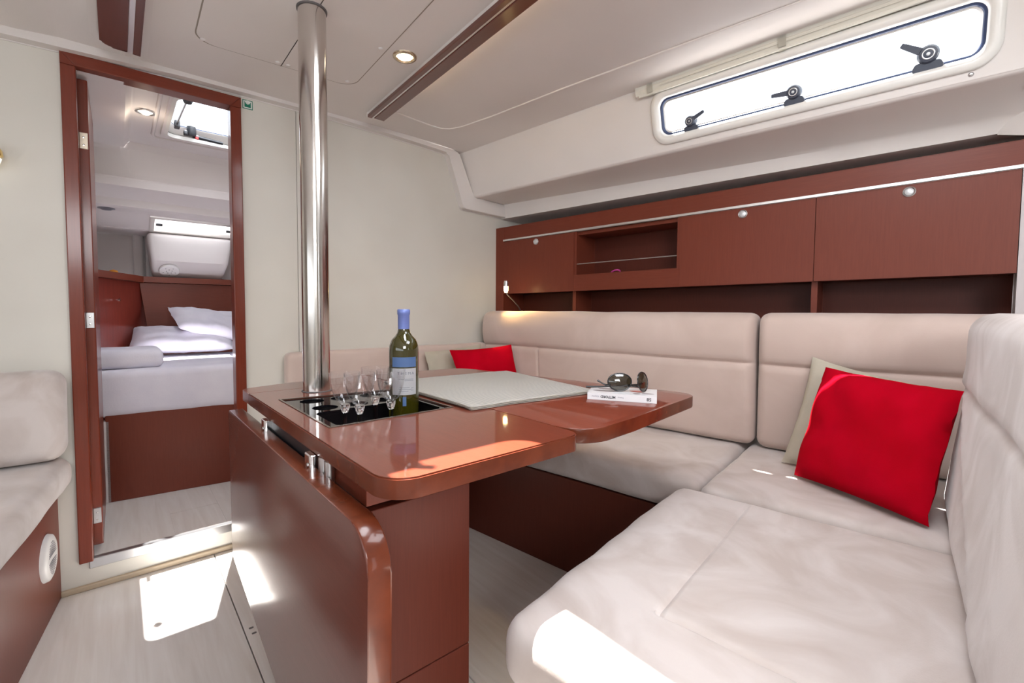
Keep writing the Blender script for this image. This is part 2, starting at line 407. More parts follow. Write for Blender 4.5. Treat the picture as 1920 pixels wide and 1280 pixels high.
# moulded cove along the bulkhead top
out_ = [(-1.6, 1.46), (-1.3, 1.52), (-1.12, 1.68), (-.9, 1.755), (-.46, 1.785), (-.251, 1.797), (-.128, 1.802), (.201, 1.816), (.39, 1.818), (.609, 1.818), (.791, 1.818), (1.052, 1.811), (1.30, 1.801)] + [tuple(p) for p in rpoly([(1.1, 1.81), (1.362, 1.797), (1.462, 1.524), (1.778, 1.510)], [0, .02, .025, 0], 5)][1:]
inn_ = [(1.778, 1.584)] + [tuple(p) for p in rpoly([(1.778, 1.584), (1.533, 1.594), (1.431, 1.812), (.95, 1.86)], [0, .04, .012, 0], 5)][1:-1] + [(1.2, 1.87), (.5, 1.87), (-.4, 1.87), (-1.6, 1.7)]
b_ = NB(); prism(b_, out_ + inn_, lambda x, y: (x, YB - .004, y), lambda x, y: (x, YB - .041, y), .006, 3)
prism(b_, [(x, y - .003) for x, y in out_] + inn_, lambda x, y: (x, YB - .0005, y), lambda x, y: (x, YB - .004, y))
struct('trim_2', b_, liner, smooth=True)

# starboard hull liner with the long window ------------------------------
def sz(s): return .0135 * max(s, -.05)
s_lo, s_hi = -.06, 4.75
def side(s, t):      # t 0 fold .. 1 lower edge
    z0 = 1.822 + .020 * s; z1 = 1.598 + .004 * s
    return c(s, .275 - .078 * t, z0 + (z1 - z0) * t)
def side_st(s, z):
    z0 = 1.822 + .020 * s; z1 = 1.598 + .004 * s; return (z - z0) / (z1 - z0)
def wz(s, v): return 1.722 + v + .004 * (s - 1.5)
S0, S1, HV = 1.062, 1.935, .066
def win_loop(grow, r=.035, n=10):
    return [(p.x, p.y) for p in rpoly([(S0 - grow, -HV - grow), (S1 + grow, -HV - grow), (S1 + grow, HV + grow), (S0 - grow, HV + grow)], r + grow * .8, n)]
pn = (side(1.5, 1) - side(1.5, 0)).cross(side(1.7, .5) - side(1.5, .5)).normalized()
if pn.y < 0: pn = -pn
def sp(s, v, off=0):
    z = wz(s, v); return side(s, side_st(s, z)) + pn * off
b_ = NB()
outer = []
for k in range(9): outer.append((s_lo + (s_hi - s_lo) * k / 8, 'lo'))
def f_(x, y): return side(x, y)
hole_st = [(s, side_st(s, wz(s, v))) for s, v in win_loop(.004)]
plate_holes(b_, [(s_lo, 0), (s_hi, 0), (s_hi, 1), (s_lo, 1)], [hole_st], lambda x, y: side(x, y), lambda x, y: side(x, y) - pn * .012)
wr = struct('wall_right', b_, liner, L)
b_ = NB(); rings = []
for k in range(24):
    s = s_lo + (s_hi - s_lo) * k / 23
    lo = side(s, 1)
    r_ = [lo + Vector((0, .001, .012)), lo + Vector((0, -.001, .001)), lo + Vector((0, -.008, -.006)), lo + Vector((0, -.02, -.008)), c(s, .10, 1.592 - .002 * s), c(s, .0, 1.588 - .018 * s), c(s, -.019, 1.586 - .022 * s), c(s, -.032, 1.508), c(s, -.045, 1.506), c(s, -.26, 1.50), c(s, -.27, 1.40), c(s, -.30, .9), c(s, -.32, .3), c(s, -.33, 0)]
    rings.append(r_)
loft(b_, rings); obj('hull_liner', b_, liner, wr, smooth=True)
# web at the forward end of the liner recess
b_ = NB(); loft(b_, [[c(1.985, -.03, 1.505), c(2.0, -.03, 1.56), c(2.03, .18, 1.60)], [c(2.06, .02, 1.47), c(2.10, .06, 1.55), c(2.12, .19, 1.60)], [c(2.6, .03, 1.47), c(2.6, .07, 1.55), c(2.6, .19, 1.60)]]); obj('liner_web', b_, liner, wr, smooth=True)
for s, z in ((1.076, 1.632), (1.909, 1.619)):
    q = side(s, side_st(s, z)); b_ = NB(); lathe(b_, [(0, .003), (.004, .003), (.006, .001), (.0065, -.002)], q, 14, axis=pn); obj('screw', b_, satin, wr, smooth=True)
# the window
def ringloft(prof, name, m, parent, closed=True):
    rings = []
    for grow, off in prof: rings.append([sp(s, v, off) for s, v in win_loop(grow)])
    b_ = NB(); loft(b_, rings, closed=True); return obj(name, b_, m, parent, smooth=True)
b_ = NB(); rings = [[sp(s, v, off) for s, v in win_loop(gr)] for gr, off in ((.030, 0), (.030, .006), (.026, .011), (.014, .013), (.003, .010), (-.002, .002), (-.004, -.03))]
loft(b_, rings, closed=True)
win = tag(obj('window_1', b_, winframe, None, L, True, org=(0, 0, 0)), kind='structure')
ringloft(((.001, -.006), (-.006, -.006), (-.010, -.010), (-.010, -.022), (.0, -.024)), 'gasket', gasket, win)
ringloft(((-.008, -.016), (-.015, -.017), (-.018, -.022), (-.018, -.040)), 'pane_frame', alu, win)
b_ = NB(); vs = [b_.verts.new(sp(s, v, -.028)) for s, v in win_loop(-.006)]; b_.faces.new(vs); obj('pane', b_, pane_m, win)
def latch(s, v0, ang, sc=1.0):
    base = NB()
    poly = rpoly([(-.026, -.004), (.026, -.004), (.018, .012), (-.018, .012)], .006, 4)
    prism(base, [(p.x * sc, p.y * sc) for p in poly], lambda x, y: sp(s + x, v0 + y, -.020), lambda x, y: sp(s + x, v0 + y, .008), .002)
    lt = obj('latch', base, darkmet, win)
    cx, cy = s, v0 + .024 * sc
    q = sp(cx, cy, .0)
    b_ = NB(); lathe(b_, [(0, .020), (.006 * sc, .020), (.0135 * sc, .018), (.0165 * sc, .010), (.0165 * sc, -.016), (0, -.018)], q, 24, axis=pn); obj('latch_knob', b_, darkmet, lt, smooth=True)
    b_ = NB(); lathe(b_, [(.0075 * sc, .0208), (.0085 * sc, .0212), (.0095 * sc, .0208)], q, 24, axis=pn); lathe(b_, [(0, .0215), (.003 * sc, .0212), (.0034 * sc, .0202)], q, 12, axis=pn); obj('latch_rivet', b_, satin, lt, smooth=True)
    b_ = NB(); ca, sa = math.cos(ang), math.sin(ang)
    poly = rpoly([(0, -.007), (.042, -.0045), (.048, -.004), (.048, .004), (.042, .0045), (0, .007)], .0015, 2)
    prism(b_, [((p.x * ca - p.y * sa) * sc, (p.x * sa + p.y * ca) * sc) for p in poly], lambda x, y: sp(cx + x, cy + y, .006), lambda x, y: sp(cx + x, cy + y, .015), .0015); obj('latch_lever', b_, darkmet, lt)
latch(1.176, -.064, R(22), 1.15)
latch(1.503, -.064, R(176), 1.3)
latch(1.821, -.064, R(146), 1.45)
# rolled blind over the window
bl = thing('roller_blind', L, c(1.5, .27, 1.80), 'long cream rolled-up blind cassette above the side window', 'blind')
def bp(s, zz, off): q = side(s, 0); return Vector((q.x, q.y, q.z)) + Vector((0, off, zz))
b_ = NB(); rings = []
for k in range(14):
    s = .985 + 1.3 * k / 13
    rings.append([bp(s, .020, -.01), bp(s, .022, .012), bp(s, .006, .020), bp(s, -.018, .018), bp(s, -.034, .010), bp(s, -.036, -.015)])
loft(b_, rings, closed=True, caps=True); obj('cassette', b_, cream_pl, bl)
b_ = NB(); rings = []
for k in range(14):
    s = 1.0 + 1.3 * k / 13
    rings.append([bp(s, -.034, .010), bp(s, -.036, .016), bp(s, -.043, .014), bp(s, -.043, .006)])
loft(b_, rings, closed=True, caps=True); obj('hem_bar', b_, cream_pl, bl)
b_ = NB()
for j in range(3): tube(b_, [bp(1.02 + .03 * j + (1.25 - .03 * j) * q / 12, -.004 - .010 * j, .0200 - .0010 * j) for q in range(13)], .0014, 6)
obj('fabric_folds', b_, cream_pl, bl)
for s in (1.045, 1.478):
    b_ = NB(); loft(b_, [[bp(s + a, .014, .023), bp(s + a, -.01, .0235), bp(s + a, -.036, .018), bp(s + a, -.046, .008)] for a in (-.011, .011)]); 
    bmesh.ops.solidify(b_, geom=b_.faces[:], thickness=.0025); ck = obj('clip', b_, cream_pl, bl)
    b_ = NB(); lathe(b_, [(0, .004), (.004, .0035), (.0055, .0)], bp(s, .006, .0235), 12, axis=(0, 1, 0)); obj('clip_screw', b_, rubber, ck, smooth=True)

b_ = NB(); box(b_, (-1.64, -2.55, 0), (.9, -2.5, 1.9)); box(b_, (1.2, -2.55, 0), (3.2, -2.5, 1.9)); box(b_, (.9, -2.55, 1.7), (1.2, -2.5, 1.9)); struct('wall_front', b_, bulk)
# port side wall (outside the frame) and outer walls
b_ = NB(); box(b_, (-1.64, -2.6, 0), (-1.6, 2.1, .95)); box(b_, (-1.64, -2.6, 1.35), (-1.6, 2.1, 1.6)); box(b_, (-1.64, 1.2, .9), (-1.6, 2.1, 1.4)); struct('wall_left', b_, bulk)

# ------------------------------------------------------------------ doorway
fr = NB(); box(fr, (-.124, YB - .014, .099), (-.086, YB + .05, 1.7655), .003)
df = tag(obj('door_1', NB() if False else fr, wood_frame, None, W, False, org=(0, 0, 0)), kind='structure')
b_ = NB(); box(b_, (.360, YB - .014, .075), (.398, YB + .05, 1.7655), .003); obj('frame_side', b_, wood_frame, df)
wood_fh = wood('mahogany_frame_crossgrain', (1.5, 30, 30), .35, .5, .15, (.155, .025, .010), (.185, .032, .014))
b_ = NB(); prism(b_, [(-.124, 1.8065), (.398, 1.8065), (.361, 1.7665), (-.087, 1.7665)], lambda x, y: (x, YB - .014, y), lambda x, y: (x, YB + .05, y), .003); obj('frame_head', b_, wood_fh, df)
b_ = NB(); prism(b_, [(-.124, 1.8055), (-.0865, 1.7657), (-.124, 1.7657)], lambda x, y: (x, YB - .014, y), lambda x, y: (x, YB + .05, y)); prism(b_, [(.398, 1.8055), (.3605, 1.7657), (.398, 1.7657)], lambda x, y: (x, YB - .014, y), lambda x, y: (x, YB + .05, y)); obj('frame_mitre', b_, wood_frame, df)
b_ = NB(); box(b_, (-.089, YB + .052, .128), (-.060, YB + .53, 1.752), .003)
dl = thing('cabin_door', W, (-.0745, YB + .29, .128), 'mahogany cabin door swung open behind the left door frame', 'door')
obj('door_leaf', b_, wood_frame, dl)
for z in (1.545, .930, .235):
    b_ = NB(); box(b_, (-.0855, YB + .047, z - .027), (-.0635, YB + .053, z + .027), .001, 1); h = obj('hinge', b_, satin if z < 1.5 else mat('cream_hinge', (.7, .62, .5), .35, .6), dl)
    for dz in (-.014, .012):
        b_ = NB(); lathe(b_, [(0, .0015), (.003, .001), (.0035, 0)], (-.0745, YB + .047, z + dz), 10, axis=(0, -1, 0)); obj('hinge_screw', b_, chrome, h, smooth=True)

# ------------------------------------------------------------------ aft cabin shell
CF = .10
b_ = NB(); box(b_, (-.7, YB + .03, CF - .04), (1.2, 3.6, CF - .002)); box(b_, (-.085, YB + .012, CF - .04), (.36, YB + .03, CF - .002)); cfl = struct('floor', b_, floor_m)
for x0, x1 in ((-.7, .147), (.150, .322), (.325, 1.2)):
    b_ = NB(); zprism(b_, rpoly([(x0, YB + .018), (x1, YB + .018), (x1, 2.34 if x0 > 0 and x1 < 1 else 2.9), (x0, 2.34 if x0 > 0 and x1 < 1 else 2.9)], .0), CF - .002, CF); obj('floor_panel', b_, floor_m, cfl)
b_ = NB(); zprism(b_, [(.15, 2.343), (.322, 2.343), (.322, 2.9), (.15, 2.9)], CF - .002, CF); obj('floor_panel', b_, floor_m, cfl)
hz = [tuple(p) for p in rpoly([(.200, 2.175), (.535, 2.175), (.535, 2.70), (.200, 2.70)], .03, 5)]
b_ = NB(); CZ = 1.80
plate_holes(b_, [(.068, YB + .02), (1.1, YB + .02), (1.1, 2.935), (.068, 2.935)], [hz], lambda x, y: (x, y, CZ), lambda x, y: (x, y, CZ + .02))
# port side sloped part of the ceiling, with soft ridge
loft(b_, [[(.068, y, CZ), (.062, y, CZ - .004), (.044, y, CZ - .033), (.03, y, CZ - .034), (.0, y, CZ - .034), (-.1, y, CZ - .034), (-.3, y, CZ - .034), (-.7, y, CZ - .034)] for y in (YB + .02, 2.5, 2.935)])
# stepped face towards the transom
def stepz(x):
    k = (x + .1) / .7; return k
loft(b_, [[(x, 2.935, CZ if x >= .06 else CZ - .034), (x, 2.955, 1.768 if x > .05 else 1.752), (x, 2.99, 1.655), (x, 2.998, 1.634), (x, 2.968, 1.628), (x, 2.965, 1.620), (x, 2.968, 1.584), (x, 2.985, 1.578), (x, 3.09, 1.543), (x, 3.10, 1.507), (x, 3.13, 1.500), (x, 3.22, 1.498)] for x in (-.7, -.3, .03, .068, .3, .6, 1.1)])
cc = struct('ceiling', b_, cabwhite)
b_ = NB(); plate_holes(b_, [(-.7, 3.22), (1.1, 3.22), (1.1, 3.42), (-.7, 3.42)], [[(.165, 3.245), (.60, 3.245), (.60, 3.405), (.165, 3.405)]], lambda x, y: (x, y, 1.498 - (y - 3.22) * .34), lambda x, y: (x, y, 1.52 - (y - 3.22) * .34)); obj('ceiling_panel', b_, cabwhite, cc)
# hatch surround and moulded groove
b_ = NB(); plate_holes(b_, [tuple(p) for p in rpoly([(.178, 2.15), (.575, 2.15), (.575, 2.735), (.178, 2.735)], .035, 5)], [hz], lambda x, y: (x, y, CZ - .009), lambda x, y: (x, y, CZ + .005)); obj('hatch_surround', b_, cabwhite, cc)
b_ = NB(); tube(b_, [(.150, 2.1, CZ), (.150, 2.74, CZ), (.157, 2.765, CZ), (.18, 2.775, CZ), (.7, 2.775, CZ)], .008, 8); obj('ceiling_bead', b_, cabwhite, cc, smooth=True)
# side and back walls of the cabin
b_ = NB(); box(b_, (-.72, YB + .04, .0), (-.70, 3.9, 1.75)); struct('wall_left', b_, cabwhite)
b_ = NB(); box(b_, (1.1, YB + .04, 0), (1.12, 3.9, 1.95)); struct('wall_right', b_, cabwhite)
b_ = NB(); box(b_, (-.7, 3.72, .5), (1.1, 3.74, 1.6))
cw = struct('wall_back', b_, cabwhite)
b_ = NB(); box(b_, (-.72, 3.40, 1.432), (1.12, 3.76, 1.46)); obj('ceiling_panel', b_, cabwhite, cc)
b_ = NB(); box(b_, (.085, 3.66, 1.14), (.135, 3.72, 1.52), .015, 3); box(b_, (.145, 3.68, 1.14), (.165, 3.72, 1.52), .008, 2); obj('wall_rib', b_, cabwhite, cw)
# cabin hatch
hb = NB()
H0 = [tuple(p) for p in rpoly([(.188, 2.16), (.545, 2.16), (.545, 2.712), (.188, 2.712)], .045, 6)]
H1 = [tuple(p) for p in rpoly([(.202, 2.175), (.532, 2.175), (.532, 2.695), (.202, 2.695)], .04, 6)]
H2 = [tuple(p) for p in rpoly([(.208, 2.185), (.526, 2.185), (.526, 2.655), (.208, 2.655)], .035, 6)]
H3 = [tuple(p) for p in rpoly([(.214, 2.195), (.520, 2.195), (.520, 2.640), (.214, 2.640)], .03, 6)]
loft(hb, [[(x, y, z) for x, y in h] for h, z in ((H0, CZ - .001), (H0, CZ - .010), (H1, CZ - .012), (H1, CZ + .008), (H2, CZ + .022), (H3, CZ + .030), (H3, CZ + .046))], closed=True)
hat = tag(obj('window_2', hb, winframe, None, W, True, org=(0, 0, 0)), kind='structure')
b_ = NB(); loft(b_, [[(x, y, z) for x, y in h] for h, z in ((H1, CZ + .0045), ([(x * .988 + .0045, y * .999 + .0024) for x, y in H1], CZ + .006), (H1, CZ + .0075))], closed=True); obj('seal', b_, rubber, hat)
b_ = NB(); loft(b_, [[(x, y, z) for x, y in h] for h, z in ((H3, CZ + .031), ([(.367 + (x - .367) * .985, 2.4175 + (y - 2.4175) * .99) for x, y in H3], CZ + .033), (H3, CZ + .036))], closed=True); obj('gasket', b_, gasket, hat)
b_ = NB(); v = [b_.verts.new((x, y, CZ + .04)) for x, y in H3]; b_.faces.new(v); obj('pane', b_, pane_m, hat)
b_ = NB(); tube(b_, [(.243, 2.245, CZ + .024), (.236, 2.42, CZ + .020), (.232, 2.575, CZ + .018)], .0045, 8); obj('hatch_stay', b_, satin, hat, smooth=True)
b_ = NB(); lathe(b_, [(0, -.011), (.014, -.009), (.018, 0), (.014, .009), (0, .011)], (.243, 2.265, CZ + .018), 16); box(b_, (.222, 2.56, CZ + .002), (.244, 2.60, CZ + .032), .003); obj('stay_mount', b_, black, hat)
b_ = NB(); lathe(b_, [(0, -.022), (.016, -.021), (.020, -.012), (.019, .022), (0, .026)], (.293, 2.625, CZ + .012), 20); box(b_, (.262, 2.615, CZ - .008), (.29, 2.645, CZ + .012), .003)
tube(b_, [(.300, 2.628, CZ - .006), (.34, 2.636, CZ - .006), (.425, 2.642, CZ - .008)], [.010, .0085, .007], 10); hh = obj('hatch_handle', b_, black, hat, smooth=True)
b_ = NB(); box(b_, (.308, 2.612, CZ - .020), (.320, 2.622, CZ - .010), .001); obj('release_button', b_, mat('red_button', (.6, .01, .01), .4), hh)
# sloping strip window over the berth
wbm = NB()
def tl(x, y, o=0): return (x, y, 1.498 - (y - 3.22) * .34 + o)
plate_holes(wbm, [(.155, 3.235), (.61, 3.235), (.61, 3.415), (.155, 3.415)], [[(.178, 3.255), (.587, 3.255), (.587, 3.395), (.178, 3.395)]], lambda x, y: tl(x, y, -.006), lambda x, y: tl(x, y, .02))
w3 = tag(obj('window_3', wbm, alu, None, W, False, org=(0, 0, 0)), kind='structure')
b_ = NB(); v = [b_.verts.new(tl(x, y, .01)) for x, y in ((.17, 3.25), (.595, 3.25), (.595, 3.40), (.17, 3.40))]; b_.faces.new(v); obj('pane', b_, pane_m, w3)
for x in (.20, .555):
    b_ = NB(); box(b_, (x - .016, 3.30, 1.452), (x + .016, 3.325, 1.466), .003); obj('latch', b_, black, w3)
# moulded white locker cover below the strip window
b_ = NB()
def taper(p, n):
    z = (p.z - 1.165) / .265; k = max(0, min(1, z)); e = .028 * (1 - min(1, k / .85))
    t = (p.x - .145) / .445; x = p.x + e * (1 - t) - 1.6 * e * t; y = p.y + (.11 * (1 - min(1, k / .36)) if p.y < 3.5 else 0)
    return Vector((x, y, p.z))
cushion(b_, (.145, 3.40, 1.165), (.59, 3.62, 1.425), .025, .03, fn=taper)
lk = thing('locker_cover', W, (.37, 3.51, 1.165), 'moulded white tapered cover over the berth with a round vent', 'cover'); obj('body', b_, cabwhite, lk, smooth=True)
b_ = NB(); lathe(b_, [(0, .004), (.044, .005), (.050, .003), (.053, -.008)], (.252, 3.452, 1.203), 28, axis=(0, -.62, -.78)); vt = obj('vent', b_, whitepl, lk, smooth=True)
b_ = NB()
for a in range(5):
    for rr in (.015, .032): lathe(b_, [(0, .0062), (.0035, .006), (.004, .004)], (.252 + rr * math.cos(a * 1.257 + rr * 30), 3.452 - .78 * rr * math.sin(a * 1.257 + rr * 30), 1.203 + .62 * rr * math.sin(a * 1.257 + rr * 30)), 8, axis=(0, -.62, -.78))
obj('vent_holes', b_, mat('vent_grey', (.42, .41, .42), .6), vt)

# ================================================================== LOCKERS
TILT = .0105
def lz(s, z): return z + TILT * s
cab = thing('wall_lockers', L, c(1.02, -.09, .93), 'long mahogany wall locker with doors and an open shelf under the side window', 'cabinet')
def lbox(s0, s1, d0, d1, z0, z1, bev=.0015):
    b_ = NB(); vs = box(b_, (0, 0, 0), (1, 1, 1))
    bm2 = b_
    for v in vs:
        s = s0 + (s1 - s0) * v.co.x; d = d0 + (d1 - d0) * v.co.y; z = z0 + (z1 - z0) * v.co.z
        v.co = c(s, d, lz(s, z))
    if bev: bmesh.ops.bevel(b_, geom=b_.edges[:], offset=bev, segments=2, affect='EDGES')
    bmesh.ops.recalc_face_normals(b_, faces=b_.faces)
    return b_
obj('side_stile', lbox(.0, .058, -.24, 0, .90, 1.448), wood_v, cab)
obj('top_rail', lbox(.0585, 2.3, -.02, 0, 1.3785, 1.448), wood_h, cab)
obj('top_board', lbox(.058, 2.3, -.11, -.02, 1.43, 1.448), wood_h, cab)
obj('trim_strip', lbox(.058, 2.3, -.012, .0030, 1.3700, 1.3772, .001), alu, cab)
obj('back_panel', lbox(.05, 2.3, -.20, -.19, .90, 1.44), wood_shaded, cab)
obj('bottom_board', lbox(.058, 2.038, -.19, -.018, 1.070, 1.084), wood_shaded, cab)
obj('ledge_board', lbox(.058, 2.038, -.19, -.02, .925, .943), wood_shaded, cab)
for s in (.520, 1.5475):
    obj('divider', lbox(s - .008, s + .008, -.19, -.03, .943, 1.068), wood_v, cab)
for s in (.5385, 1.0595): obj('shelf_side', lbox(s - .006, s + .006, -.19, -.004, 1.084, 1.366), wood_v, cab)
obj('shelf_ceiling', lbox(.545, 1.053, -.19, -.02, 1.352, 1.366), wood_h, cab)
def door(s0, s1, ks, z0=1.069, z1=1.3645):
    d = obj('door', lbox(s0, s1, -.019, 0, z0, z1, .002), wood_v, cab)
    kz = lz(ks, 1.3435)
    b_ = NB(); lathe(b_, [(.0165, 0), (.0165, .003), (.0145, .0042), (.0125, .003), (.0125, .0)], c(ks, 0, kz), 32, axis=(0, 1, 0)); obj('button_ring', b_, satin, d, smooth=True)
    b_ = NB(); lathe(b_, [(0, .0055), (.008, .005), (.0115, .003), (.012, 0)], c(ks, 0, kz), 28, axis=(0, 1, 0)); obj('push_button', b_, mat('pearl_button', (.72, .74, .76), .3, .4), d, smooth=True)
door(.0615, .5300, .292); door(1.0660, 1.5435, 1.308); door(1.5495, 2.034, 1.795)
obj('shelf_lip', lbox(.5345, 1.0635, -.019, 0, 1.069, 1.147, .002), wood_h, cab)
b_ = NB(); tube(b_, [c(.544, -.012, lz(.54, 1.204)), c(1.054, -.012, lz(1.054, 1.204))], .0028, 8); obj('fiddle_rail', b_, satin, cab, smooth=True)
b_ = lbox(2.039, 2.054, -.06, .002, .90, 1.366); struct('trim_3', b_, mat('pale_stile', (.55, .5, .5), .4), L)
b_ = lbox(2.056, 2.6, -.05, -.01, .90, 1.3665); obj('end_panel', b_, wood_v, cab)

# pink hair clasp on the shelf
b_ = NB(); pts = []
for k in range(16):
    a = 2 * math.pi * k / 16; pts.append(c(.735 + .022 * math.cos(a), -.06 + .012 * math.sin(a), lz(.735, 1.150) + .004 + .010 * math.sin(a * 1.0 + .6)))
tube(b_, pts, .004, 8, closed=True); pk = obj('hair_band', b_, mat('pink_plastic', (.55, .05, .28), .4), None, L, True)
tag(pk, 'small pink hair band lying in the open locker shelf', 'hair band')
b_ = NB(); lbx = box(b_, (-.9, 0, 0), (0, 1, 1)); b_.free()
b_ = lbox(.545, 1.053, -.19, -.02, 1.120, 1.134); obj('shelf_board', b_, wood_shaded, cab)

# reading lamp
rl = thing('reading_lamp', L, c(.186, -.12, .944), 'small gooseneck reading lamp glowing at the left locker corner', 'lamp')
b_ = NB(); lathe(b_, [(0, .03), (.010, .028), (.013, .018), (.0125, -.002), (.0, -.002)], c(.199, .14, 1.103), 20); obj('lamp_head', b_, satin, rl, smooth=True)
b_ = NB(); lathe(b_, [(0, -.034), (.007, -.033), (.0115, -.022), (.0115, 0), (0, 0)], c(.199, .14, 1.101), 20); obj('bulb', b_, lamp_mat('reading_bulb', (1, .72, .30), 30), rl, smooth=True)
b_ = NB(); tube(b_, [c(.199, .14, 1.070), c(.201, .125, 1.052), c(.202, .08, 1.025), c(.195, .03, .995), c(.188, .0, .971), c(.186, -.05, .958), c(.186, -.12, .948)], .0035, 8); obj('gooseneck', b_, satin, rl, smooth=True)
pl = bpy.data.lights.new('reading_lamp_light', 'SPOT'); pl.energy = 4.5; pl.color = (1, .66, .25); pl.shadow_soft_size = .01; pl.spot_size = R(120); pl.spot_blend = .9
plo = bpy.data.objects.new('reading_lamp_light', pl); COL.objects.link(plo); plo.location = towrld(L, c(.205, .158, 1.070)); plo.rotation_euler = (towrld(L, c(.34, .14, .90)) - towrld(L, c(.205, .158, 1.070))).to_track_quat('-Z', 'Y').to_euler()

# ================================================================== UPHOLSTERY
def fabfn(seed, amp=.004, fold=None):
    def f(p, n):
        d = amp * (nz(p, 4.0, seed) * .8 + nz(p, 11, seed + 5) * .35)
        if fold: d += fold(p, n)
        return p + n * d
    return f
# outboard backrests (roll above a horizontal seam)
SEAM = .783
def backfn(seed, vs=()):
    def f(p, n):
        q = p.copy()
        z = p.z
        if n.y > .2:
            lean = .022 * (z - .47) / .3 if z < SEAM else .022 + .016 * math.sin(min(1, (z - SEAM) / .17) * math.pi) 
            gv = .012 * g(z - SEAM - .006 * nz((p.x, 0, 0), 3, seed), .008)
            if z < SEAM:
                for s in vs: gv += .007 * g(p.x + s, .005)
            q.y += (lean - gv) * n.y + .004 * nz(p, 5, seed)
        else: q += n * .003 * nz(p, 6, seed)
        return q
    return f
def backrest(name, s0, s1, seed, label, vs=()):
    b_ = NB(); cushion(b_, (-s1, .012, .472), (-s0, .132, .968), .034, .03, ((tuple(-s for s in vs)), (), (SEAM,)), backfn(seed, vs))
    o = obj(name, b_, suede_b, None, L, True); return tag(o, label, 'cushion')
backrest('backrest_cushion', .030, 1.3945, 1, 'long beige backrest cushion under the lockers, behind the table', (.42,))
backrest('backrest_cushion', 1.403, 2.03, 2, 'shorter beige backrest cushion behind the large red pillow', ())
def seat(name, lo, hi, seed, label, seams=((), (), ()), fold=None, r=.036, m=suede):
    b_ = NB(); cushion(b_, lo, hi, r, .032, seams, fabfn(seed, .0045, fold)); o = obj(name, b_, m, None, L, True); return tag(o, label, 'cushion')
seat('seat_cushion', (-1.362, -.0, .356), (.03, .622, .466), 3, 'long beige seat cushion running under the lockers behind the table', r=.034)
def bfold(p, n): return 0
seat('seat_cushion', (-2.02, -.0, .356), (-1.366, .652, .468), 4, 'beige corner seat cushion under the large red pillow', fold=None)
def nfold(p, n):
    if n.z < .3: return 0
    s = -p.x; d = p.y; v = 0
    if .7 < d < 1.285: v -= .006 * g(s - 1.512 - .004 * nz(p, 4), .005)
    if s > 1.505: v -= .006 * g(d - 1.283, .005)
    v += .003 * nz(p, 9, 3)
    return v
seat('seat_cushion', (-1.93, .659, .350), (-1.312, 1.470, .470), 6, 'large beige seat cushion in the right foreground, sunlit at its corner', ((-1.512,), (1.283,), ()), nfold, r=.045)
# foreground backrest, facing the bulkhead
def nbfn(p, n):
    q = p.copy(); z = p.z; front = n.x
    lean = .096 * max(0, min(z, .787) - .48) + .045 * max(0, z - .787)
    q.x -= lean
    if front > .2:
        q.x += (-.006 * g(z - .786, .008) + .005 * nz(p, 3.2, 9)) * front
        # a slanting crease of loose fabric
        cr_ = (p.y - .36) * .42 + (z - .775)
        q.x -= .010 * g(cr_, .012) * front * (1 if p.y < 1.2 else .4)
        q.x += .006 * g(cr_ - .03, .03) * front
    return q + n * .003 * nz(p, 6, 4)
b_ = NB(); cushion(b_, (-2.03, .335, .462), (-1.884, 1.47, .970), .045, .022, ((), (), (.786,)), nbfn)
tag(obj('backrest_cushion', b_, suede, None, L, True), 'beige backrest cushion at the right edge of the picture, edge lit by sun', 'cushion')
# bulkhead side cushions
b_ = NB(); cushion(b_, (.536, YB - .082, .47), (1.60, YB - .014, .790), .022, .03, fn=fabfn(11, .003))
tag(obj('backrest_cushion', b_, suede_b, None, W, True), 'thin beige cushion along the bulkhead behind the wine bottle', 'cushion')
b_ = NB(); cushion(b_, (.64, 1.66, .356), (1.06, YB - .088, .466), .03, .035, fn=fabfn(12, .003))
tag(obj('seat_cushion', b_, suede, None, W, True), 'short beige seat cushion along the bulkhead behind the table', 'cushion')
# bases
b_ = NB(); box(b_, c(-.0, .575, 0), c(1.95, .598, .352), .002)
sb = thing('settee_base', L, c(1.0, .3, 0), 'mahogany settee base, coloured as in shade, below the long seat cushion', 'settee base'); obj('front_panel', b_, wood_shaded, sb)
b_ = NB(); box(b_, c(.02, -.05, .33), c(1.95, .574, .351)); obj('top_board', b_, wood_shaded, sb)
b_ = NB(); box(b_, c(1.42, .60, 0), c(1.44, 1.43, .343), .002); box(b_, c(1.44, 1.41, 0), c(1.95, 1.43, .343), .002); box(b_, c(1.44, .60, .33), c(1.95, 1.41, .343)); obj('return_panel', b_, wood_shaded, sb)
b_ = NB(); box(b_, (.70, 1.70, 0), (1.10, 1.72, .352)); box(b_, (.70, 1.72, .33), (1.10, YB - .02, .352)); box(b_, (.70, 1.72, 0), (.72, YB - .02, .33)); tag(obj('settee_base', b_, wood_shaded), 'short mahogany seat base against the bulkhead under the table end', 'settee base')

